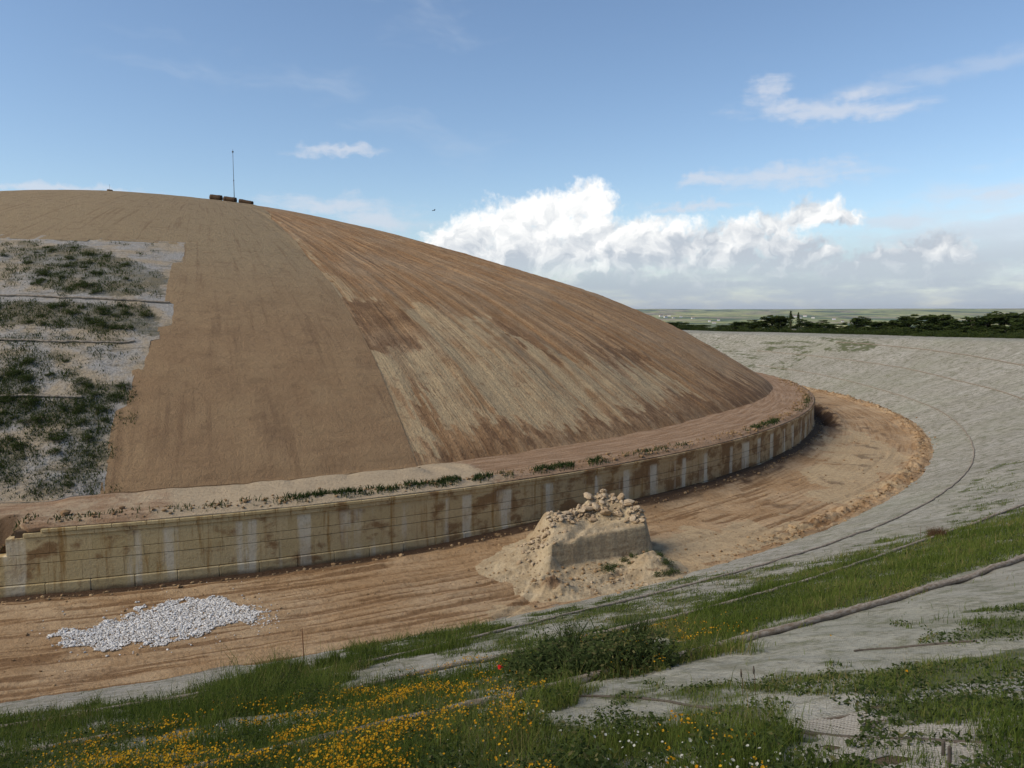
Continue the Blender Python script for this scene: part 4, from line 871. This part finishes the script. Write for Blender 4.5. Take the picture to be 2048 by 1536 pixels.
def weed(x, y, s, kind='bushy', m=None, sz=1.0, z=None, **tags):
    pr = (WB if kind == 'bushy' else WS)[rng.integers(4 if kind == 'bushy' else 3)]; me, ms = pr
    zz = float(ground_z(np.array([x]), np.array([y]))[0]) if z is None else z
    e = empty('weed_clump', (x, y, zz), (0, 0, rng.uniform(0, 6.28)), **tags); e.scale = (s, s, s * sz)
    a = obj('leaves', me, None, e); b = obj('stems', ms, None, e)
    for o, mm in ((a, m or M_WEED), (b, M_WEED)):
        if not o.data.materials: o.data.materials.append(None)
        o.material_slots[0].link = 'OBJECT'; o.material_slots[0].material = mm
    return e
def weeds_at(pxs, group, label, kind='bushy', smin=.6, smax=1.0, sz=1.0, m=None, lift=0.0):
    for (x, y) in hit(pxs): weed(x, y, float(rng.uniform(smin, smax)), kind, m, sz, label=label, category='weeds', group=group)
weeds_at([(1060, 1352), (1095, 1368), (1130, 1352), (1165, 1362), (1130, 1330), (1200, 1345), (1240, 1352), (1215, 1325), (1275, 1345), (1310, 1335)], 'bushes behind the orange flowers', 'leafy dark green weed clump beside the orange flower carpet', 'bushy', .95, 1.45)
weeds_at([(1272, 1300), (1150, 1328)], 'tall spikes behind the orange flowers', 'tall spiky weed clump rising behind the orange flowers', 'spiky', .7, .85, 1.0)
weeds_at([(545, 1352), (570, 1350), (598, 1346), (525, 1362), (640, 1338), (668, 1334)], 'tall grass by the ditch edge', 'tall dark grass clump at ditch edge beside the thin rusty rod', 'spiky', .55, .75, .8, M_GRASS)
weeds_at([(1866, 1076), (1882, 1074)], 'red-brown clump on the bank', 'reddish brown dry weed clump on bank above the green strip', 'spiky', .6, .7, .75, M_DRY)
for (u_, v_) in ((1.0, -1.1), (1.4, -.7), (.6, -1.5), (1.75, -.35), (2.9, -.4), (3.2, -.9), (3.5, -1.5), (2.6, .1), (3.0, -1.9)):
    x_, y_, z_ = stump_pt(u_, v_); weed(x_, y_, float(rng.uniform(.7, 1.05)), 'bushy', None, .7, z_ - .05, label='dark green weed clump growing against the earth stump', category='weeds', group='weeds round the earth stump')
# on the old net of the mound: the larger clumps one by one, the rest as low cover
sel, tries = [], 0
while len(sel) < 190 and tries < 9000:
    tries += 1; q = (rng.uniform(-40, 350) if len(sel) < 115 else rng.uniform(-560, -40), rng.uniform(490, 985)); g = max([d for pl, d in WEEDY if inpoly(np.array([q[0]]), np.array([q[1]]), pl)[0]] or [0])
    if rng.random() < g ** 2 * .8: sel.append(q)
H_ = hit(sel)
for (x_, y_) in H_:
    if raz(x_, y_)[1] < EDGE_L(raz(x_, y_)[0]) - .2:
        weed(x_, y_, float(rng.uniform(.4, 1.35)), 'bushy', M_MWEED, .6, label='dark green weed clump growing through the old net on the mound', category='weeds', group='weed clumps on the old net of the mound')
q = np.stack([np.r_[rng.uniform(-60, 360, 2600), rng.uniform(-600, -60, 1800)], rng.uniform(482, 990, 4400)], 1); q = hit(q); zq = ground_z(q[:, 0], q[:, 1]); wq = weedy(q[:, 0], q[:, 1], zq); rq, aq = raz(q[:, 0], q[:, 1])
q = q[(rng.random(len(q)) < wq ** 1.15) & (rq > 46) & (aq < 18.4)]; rep = np.repeat(q, 22, 0) + rng.normal(0, .22, (len(q) * 22, 2)); zr_ = ground_z(rep[:, 0], rep[:, 1]); n = len(rep)
V, T, t_ = blades(np.column_stack([rep, zr_]), rng.uniform(.06, .26, n), rng.uniform(.03, .055, n), rng.uniform(.3, 1.0, n), 31, np.clip(rng.normal(.5, .28, n), 0, 1))
obj('mound_weeds', mesh('mound_weeds', V, T, False, dict(tint=t_)), M_MWEED, kind='stuff', label='low green weeds spread over the weathered net on the mound', category='weeds')
# weeds along the wall edge
def edge_weeds(lst, n, seed):
    rg = np.random.default_rng(seed); P = []
    for (a0, a1, k) in lst:
        m_ = int(n * k); a = rg.uniform(a0, a1, m_); a = a + .25 * rg.normal(size=m_); P.append(np.stack(pol(78.35 + .22 * rg.normal(size=m_), a), 1))
    P = np.vstack(P); P = P[raz(P[:, 0], P[:, 1])[0] < 78.85]; return P
EW = edge_weeds([(15, 24, .25), (24, 29, 1.0), (29.5, 31.5, .5), (31.5, 38, 1.1), (39, 44, .2), (50, 55, .6), (60, 70, .4)], 1300, 41)
EW = EW[fbm(EW[:, 0] / .8, EW[:, 1] / .8, 190, 2) > .42]; n = len(EW); zz_ = ledge_z(EW[:, 0], EW[:, 1])
V, T, t_ = blades(np.column_stack([EW, zz_]), rng.uniform(.08, .32, n), rng.uniform(.03, .06, n), rng.uniform(.3, .9, n), 43, np.clip(rng.normal(.35, .25, n), 0, 1))
obj('ledge_weeds', mesh('ledge_weeds', V, T, False, dict(tint=t_)), M_WEED, kind='stuff', label='low dark weeds fringing the top edge of the curved wall', category='weeds')

# a single poppy, two seed stalks, two dead stems
pp = hit([(1000, 1372)])[0]; pz = float(ground_z(pp[0:1], pp[1:2])[0]); pop = empty('poppy', (pp[0], pp[1], pz), label='single red poppy among the orange flowers', category='flower')
V, T, t_ = discs(np.array([[0, 0, .30], [.012, -.012, .312], [-.01, .008, .308]]), np.array([.046, .038, .036]), 55, np.zeros(3), .7); obj('petals', mesh('petals', V, T, True, dict(tint=t_)), M_RED, pop)
V, f = tube(np.array([(0, 0, -.02), (.01, 0, .15), (0, 0, .305)]), .004, 5); obj('stem', mesh('stem', V, f, True, dict(tint=np.full(len(V), .4))), M_GRASS, pop)
for (bx, by, hh_) in ((1486, 1398, .30), (1511, 1396, .32)):
    b = hit([(bx, by)])[0]; bz = float(ground_z(b[0:1], b[1:2])[0]); e = empty('seed_stalk', (b[0], b[1], bz), label='thin dry stalk with dark seed head standing on the bare net', category='plant', group='dry seed stalks on the net')
    V, f = tube(np.array([(0, 0, -.03), (-.015, 0, hh_ * .6), (-.03, 0, hh_)]), [.004, .0035, .003], 5); obj('stem', mesh('stem', V, f, True, dict(tint=np.full(len(V), .4))), M_DRY, e)
    V, f = tube(np.array([(-.026, 0, hh_ - .09), (-.028, 0, hh_ - .05), (-.032, 0, hh_)]), [.006, .012, .005], 7); obj('seed_head', mesh('seed_head', V, f, True), M_DARKROPE, e)
for (bx, by, hh_) in ((1885, 1512, .11), (1897, 1534, .15)):
    b = hit([(bx, by)])[0]; bz = float(ground_z(b[0:1], b[1:2])[0])
    V, f = tube(np.array([(0, 0, -.12), (.004, 0, hh_ * .5), (.0, 0, hh_), (0, 0, hh_ + .01)]), [.012, .013, .013, .006], 8, .06, 3)
    obj('dead_stem', mesh('dead_stem', V, f, False), M_DARKROPE, None, (b[0], b[1], bz), label='dark dead stem standing in the coarse open-weave net', category='dead stem', group='dead stems in the coarse net')  # dead stems in the net, built as plain round stakes
b = hit([(608, 1326)])[0]; bz = float(ground_z(b[0:1], b[1:2])[0]); V, f = tube(np.array([(0, 0, -.2), (-.01, 0, .5), (-.03, 0, 1.02)]), .014, 7)
obj('metal_rod', mesh('metal_rod', V, f, True), M_RUST, None, (b[0], b[1], bz), label='thin rusty metal rod standing upright at the ditch edge', category='rod')

# ------------------------------------------------------------------ things on the summit
def skyline(px, back=0.0):
    """the point of the mound that forms its skyline in this direction"""
    a = math.atan((px - 1024) / F / (math.cos(PITCH))); t = np.linspace(60, 140, 1600); X, Y = t * math.sin(a), t * math.cos(a); Z = mound_z(X, Y, False); i = int(np.argmax((Z - HC) / t)); t1 = t[i] + back
    return t1 * math.sin(a), t1 * math.cos(a)
x_, y_ = skyline(481, 0.3); zb = float(mound_z(np.array([x_]), np.array([y_]))[0]); mast = empty('mast', (x_, y_, zb), label='tall thin grey mast on the mound top beside brown rolls', category='mast')
V, f = tube(np.array([(0, 0, -.3), (0, 0, 2.6)]), .045, 8); obj('lower_pole', mesh('lower_pole', V, f, True), M_METAL, mast)
V, f = tube(np.array([(0, 0, 2.6), (0, 0, 6.0)]), .030, 8); obj('upper_pole', mesh('upper_pole', V, f, True), M_METAL, mast)
V, f = tube(np.array([(0, 0, 2.52), (0, 0, 2.56), (0, 0, 2.66), (0, 0, 2.7)]), [.03, .065, .065, .03], 8); obj('clamp', mesh('clamp', V, f, True), M_METAL, mast)
V, f = join([tube(np.array([(0, 0, 5.86), (0, 0, 5.9), (0, 0, 6.05), (0, 0, 6.09)]), [.04, .10, .10, .03], 8), tube(np.array([(0, 0, 6.05), (0, 0, 6.3)]), .012, 5)]); obj('head', mesh('head', V, f, True), M_METAL, mast)
def roll(px, L, rad, tilt, lab):
    x, y = skyline(px, .4); z = float(mound_z(np.array([x]), np.array([y]))[0]); e = empty('coir_roll', (x, y, z), (0, tilt, math.radians(-8)), label=lab, category='roll')
    n = 9; xs = np.linspace(-L / 2, L / 2, n); V, f = tube(np.stack([xs, 0 * xs, np.full(n, rad * .85)], 1), rad * (1 + .03 * np.sin(xs * 9)), 18, .02, 5); obj('rolled_mat', mesh('rolled_mat', V, f, True), M_ROLL, e)
    for sgn in (-1, 1):
        th = np.linspace(.6, 4 * 2 * math.pi, 70); rr = rad * .95 * th / th[-1]; V, f = tube(np.stack([np.full(70, sgn * (L / 2 + .005)), rr * np.cos(th), rad * .85 + rr * np.sin(th)], 1), .012, 4); obj('spiral_end', mesh('spiral_end', V, f, True), M_ROLL, e)
    for q in (-.3, .3):
        a = np.linspace(0, 2 * math.pi, 24); V, f = tube(np.stack([np.full(24, q * L), (rad + .012) * np.cos(a), rad * .85 + (rad + .012) * np.sin(a)], 1), .012, 4, cap=False); obj('tie_cord', mesh('tie_cord', V, f, True), M_DARKROPE, e)
roll(445, 1.35, .34, .10, 'dark brown coir roll at the upper end of three, on mound top'); roll(472, 1.45, .33, .13, 'dark brown coir roll between two others at the mast foot'); roll(503, 1.7, .26, .20, 'flattest brown coir roll at the lower end of three, on mound top')
x_, y_ = skyline(238, .2); zb = float(mound_z(np.array([x_]), np.array([y_]))[0]); ca = empty('soil_cairn', (x_, y_, zb), label='small dark heap with a stick on the mound skyline', category='heap')
V, f = rock(77, 3, .12, .8); V = V * (.42, .38, .42); obj('heap', mesh('heap', V, f, True), M_ROLL, ca); V, f = tube(np.array([(0, 0, .1), (.02, 0, .85)]), .012, 5); obj('stick', mesh('stick', V, f, True), M_BARK, ca)

# bird in the air over the flank
_a, _e = px_dir(868, 421); dd = 60.0; bp = (dd * math.sin(math.radians(_a)), dd * math.cos(math.radians(_a)), HC + dd * math.tan(math.radians(_e)))
V1, f1 = tube(np.array([(0, -.10, 0), (0, -.06, .005), (0, 0, .01), (0, .07, .005), (0, .13, 0), (0, .17, 0)]), [.008, .022, .026, .020, .010, .016], 8)
bird = obj('bird', mesh('bird', V1, f1, True), M_BIRD, None, bp, (0, .2, 2.2), label='small dark bird flying in front of the clouds', category='bird')
for sgn in (-1, 1):
    W = np.array([(sgn * .02, -.05, .012), (sgn * .02, .05, .010), (sgn * .12, -.05, .05), (sgn * .12, .045, .045), (sgn * .24, .0, .035), (sgn * .235, .035, .032)]); W2 = W - (0, 0, .006); Q = np.array([(0, 1, 3, 2), (2, 3, 5, 4)])
    obj('wing', mesh('wing', np.vstack([W, W2]), np.vstack([Q, Q[:, ::-1] + 6]), True), M_BIRD, bird)

# ------------------------------------------------------------------ trees beyond the rim
def tree_proto(kind, seed):
    rg = np.random.default_rng(seed); tr = [tube(np.array([(0, 0, -.4), (.05, 0, .8), (0, .05, 2.0), (.06, 0, 3.4)]), [.17, .14, .10, .05], 7)]
    if kind == 'conifer':
        Vs = []
        for i, zz in enumerate(np.linspace(.5, 4.9, 11)):
            V, f, k = leaf_cloud(80, 1.15 * (5.3 - zz) / 4.9 + .08, 1.15 * (5.3 - zz) / 4.9 + .08, .32, .14, seed + i, .1); Vs.append((V + (0, 0, zz), f, k))
    else:
        Vs = []
        for i in range(15):
            th = rg.uniform(0, 6.28); q = rg.uniform(.2, 1.35); zz = rg.uniform(.9, 4.1) if i else 3.4; q *= 1.0 if zz < 3 else .6; s = rg.uniform(.65, 1.05)
            V, f, k = leaf_cloud(230, s, s, s * .85, .16, seed + i, .15, 0, 7); c = np.array([q * math.cos(th), q * math.sin(th), zz]); Vs.append((V + c, f, k)); tr.append(tube(np.array([(0, 0, 1.2 + zz * .25), c * (.5, .5, .8), c]), [.06, .04, .015], 5))
        for i in range(8):
            th = rg.uniform(0, 6.28); V, f, k = leaf_cloud(150, .85, .85, .75, .16, seed + 40 + i, .2, 0, 5); Vs.append((V + (1.1 * math.cos(th), 1.1 * math.sin(th), .55), f, k))
    o = 0; VV, FF, KK = [], [], []
    for V, f, k in Vs: VV.append(V); FF.append(f + o); KK.append(k); o += len(V)
    Vt, Ft = join(tr); return mesh('trunk', Vt, Ft, True), mesh('crown', np.vstack(VV), np.vstack(FF), False, dict(tint=np.concatenate(KK)))
BROAD = [tree_proto('broad', 600 + 50 * k) for k in range(5)]; CONI = [tree_proto('conifer', 900 + 50 * k) for k in range(2)]
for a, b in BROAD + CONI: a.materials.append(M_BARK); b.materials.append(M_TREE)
TREES = [(1349, 646, 38), (1372, 652, 30), (1396, 650, 32), (1448, 650, 34), (1482, 642, 38), (1506, 641, 36), (1540, 632, 34), (1560, 634, 30), (1577, 623, 0), (1592, 626, 0), (1610, 639, 32), (1635, 641, 34), (1662, 644, 32), (1700, 645, 30), (1716, 634, 34), (1740, 635, 34), (1767, 641, 32), (1792, 637, 34), (1814, 627, 38), (1846, 638, 34), (1862, 628, 36), (1891, 628, 38), (1920, 638, 34), (1941, 624, 38), (1966, 621, 40), (1995, 621, 40), (2024, 624, 38), (2050, 621, 40), (2085, 622, 40), (2120, 626, 40)]
TREES = [(a, b - (4 if a < 1720 and c else 1), c + 6 if c else 0) for a, b, c in TREES]
def rim_pt(px, extra):
    a = math.atan((px - 1024) / F / math.cos(PITCH)); t = np.linspace(60, 260, 2000); X, Y = t * math.sin(a), t * math.cos(a); r, az = raz(X, Y); k = int(np.argmax((r > 118) & (t > 80))); t1 = t[k] + extra
    return t1 * math.sin(a), t1 * math.cos(a), t1
def tree(px, top, wpx, extra, **tags):
    x, y, t1 = rim_pt(px, extra); z = float(far_z(np.array([x]), np.array([y]))[0]); zt = HC - (top - HOR) / F * t1; h = max(1.2, zt - z); con = wpx == 0
    tr, cr = (CONI if con else BROAD)[rng.integers(2 if con else 5)]; s = h / (5.1 if con else 4.9); e = empty('conifer_tree' if con else 'broadleaf_tree', (x, y, z), (0, 0, rng.uniform(0, 6.28)), **tags)
    sxy = s * 1.0 if con else max(s * .85, wpx / F * t1 / 2.1); e.scale = (sxy, sxy, s); obj('trunk', tr, None, e); obj('crown', cr, None, e)
for i, (px_, top, w_) in enumerate(TREES):
    tree(px_, top, w_, 18 + 9 * rng.random(), label='dark slender conifer sticking out of the broadleaf tree row' if w_ == 0 else 'dark green broadleaf tree in the row beyond the bank rim', category='tree', group='conifers in the tree row' if w_ == 0 else 'trees in a row beyond the bank')
for px_ in np.arange(1345, 2115, 11):
    x, y, t1 = rim_pt(px_ + rng.uniform(-6, 6), 9 + 7 * rng.random()); z = float(far_z(np.array([x]), np.array([y]))[0]); s = float(rng.uniform(2.8, 4.6)); e = weed(x, y, s, 'bushy', M_TREE, .85, z, label='low dark shrub at the foot of the tree row', category='shrub', group='shrubs under the tree row'); e.name = 'shrub'

# far farm houses on the plain
for k, (px_, py_) in enumerate([(1322, 633), (1331, 635), (1338, 632), (1347, 636), (1362, 634), (1386, 637), (1419, 643), (1428, 646), (1437, 641), (1590, 634), (1600, 636), (1610, 633), (1626, 636), (1668, 639), (1685, 643)]):
    a, e_ = px_dir(px_, py_); dd = np.geomspace(900, 12000, 3000); X, Y = dd * math.sin(math.radians(a)), dd * math.cos(math.radians(a)); g = far_z(X, Y); hgt = HC + dd * math.tan(math.radians(e_)); i_ = int(np.argmax(hgt < g + 3)); i_ = i_ if i_ > 0 else 1800
    s = dd[i_] / 3600.0; hs = empty('farm_house', (X[i_], Y[i_], g[i_]), (0, 0, rng.uniform(-.6, .6)), label='tiny pale farm building far off on the plain', category='house', group='far farm buildings on the plain')
    L, W, Hh_ = rng.uniform(9, 18) * s, 8 * s, rng.uniform(4, 7) * s; V, f = box(-L / 2, L / 2, -W / 2, W / 2, -1, Hh_); obj('wall', mesh('wall', V, f, False), M_HOUSE, hs)
    V = np.array([(-L / 2 - .4, -W / 2 - .4, Hh_ + .003), (L / 2 + .4, -W / 2 - .4, Hh_ + .003), (L / 2 + .4, W / 2 + .4, Hh_ + .003), (-L / 2 - .4, W / 2 + .4, Hh_ + .003), (-L / 2, 0, Hh_ * 1.4), (L / 2, 0, Hh_ * 1.4)]); me = mesh('roof', V, [np.array([(0, 1, 5, 4), (2, 3, 4, 5), (3, 2, 1, 0)]), np.array([(1, 2, 5), (3, 0, 4)])], False); obj('roof', me, M_ROOF, hs)

# ------------------------------------------------------------------ hazy air
def _haze():
    m = bpy.data.materials.new('hazy_air'); m.use_nodes = True; t = NT(m.node_tree)
    v = t.n('ShaderNodeVolumePrincipled', {'Color': (.86, .90, .96, 1), 'Density': 2.3e-5, 'Anisotropy': .1}); t.n('ShaderNodeOutputMaterial', {'Volume': v}); return m
V, f = box(-40000, 40000, -40000, 40000, -420, 190)
obj('haze', mesh('haze', V, f, False), _haze(), kind='stuff', label='thin pale haze in the air over the far plain', category='haze')
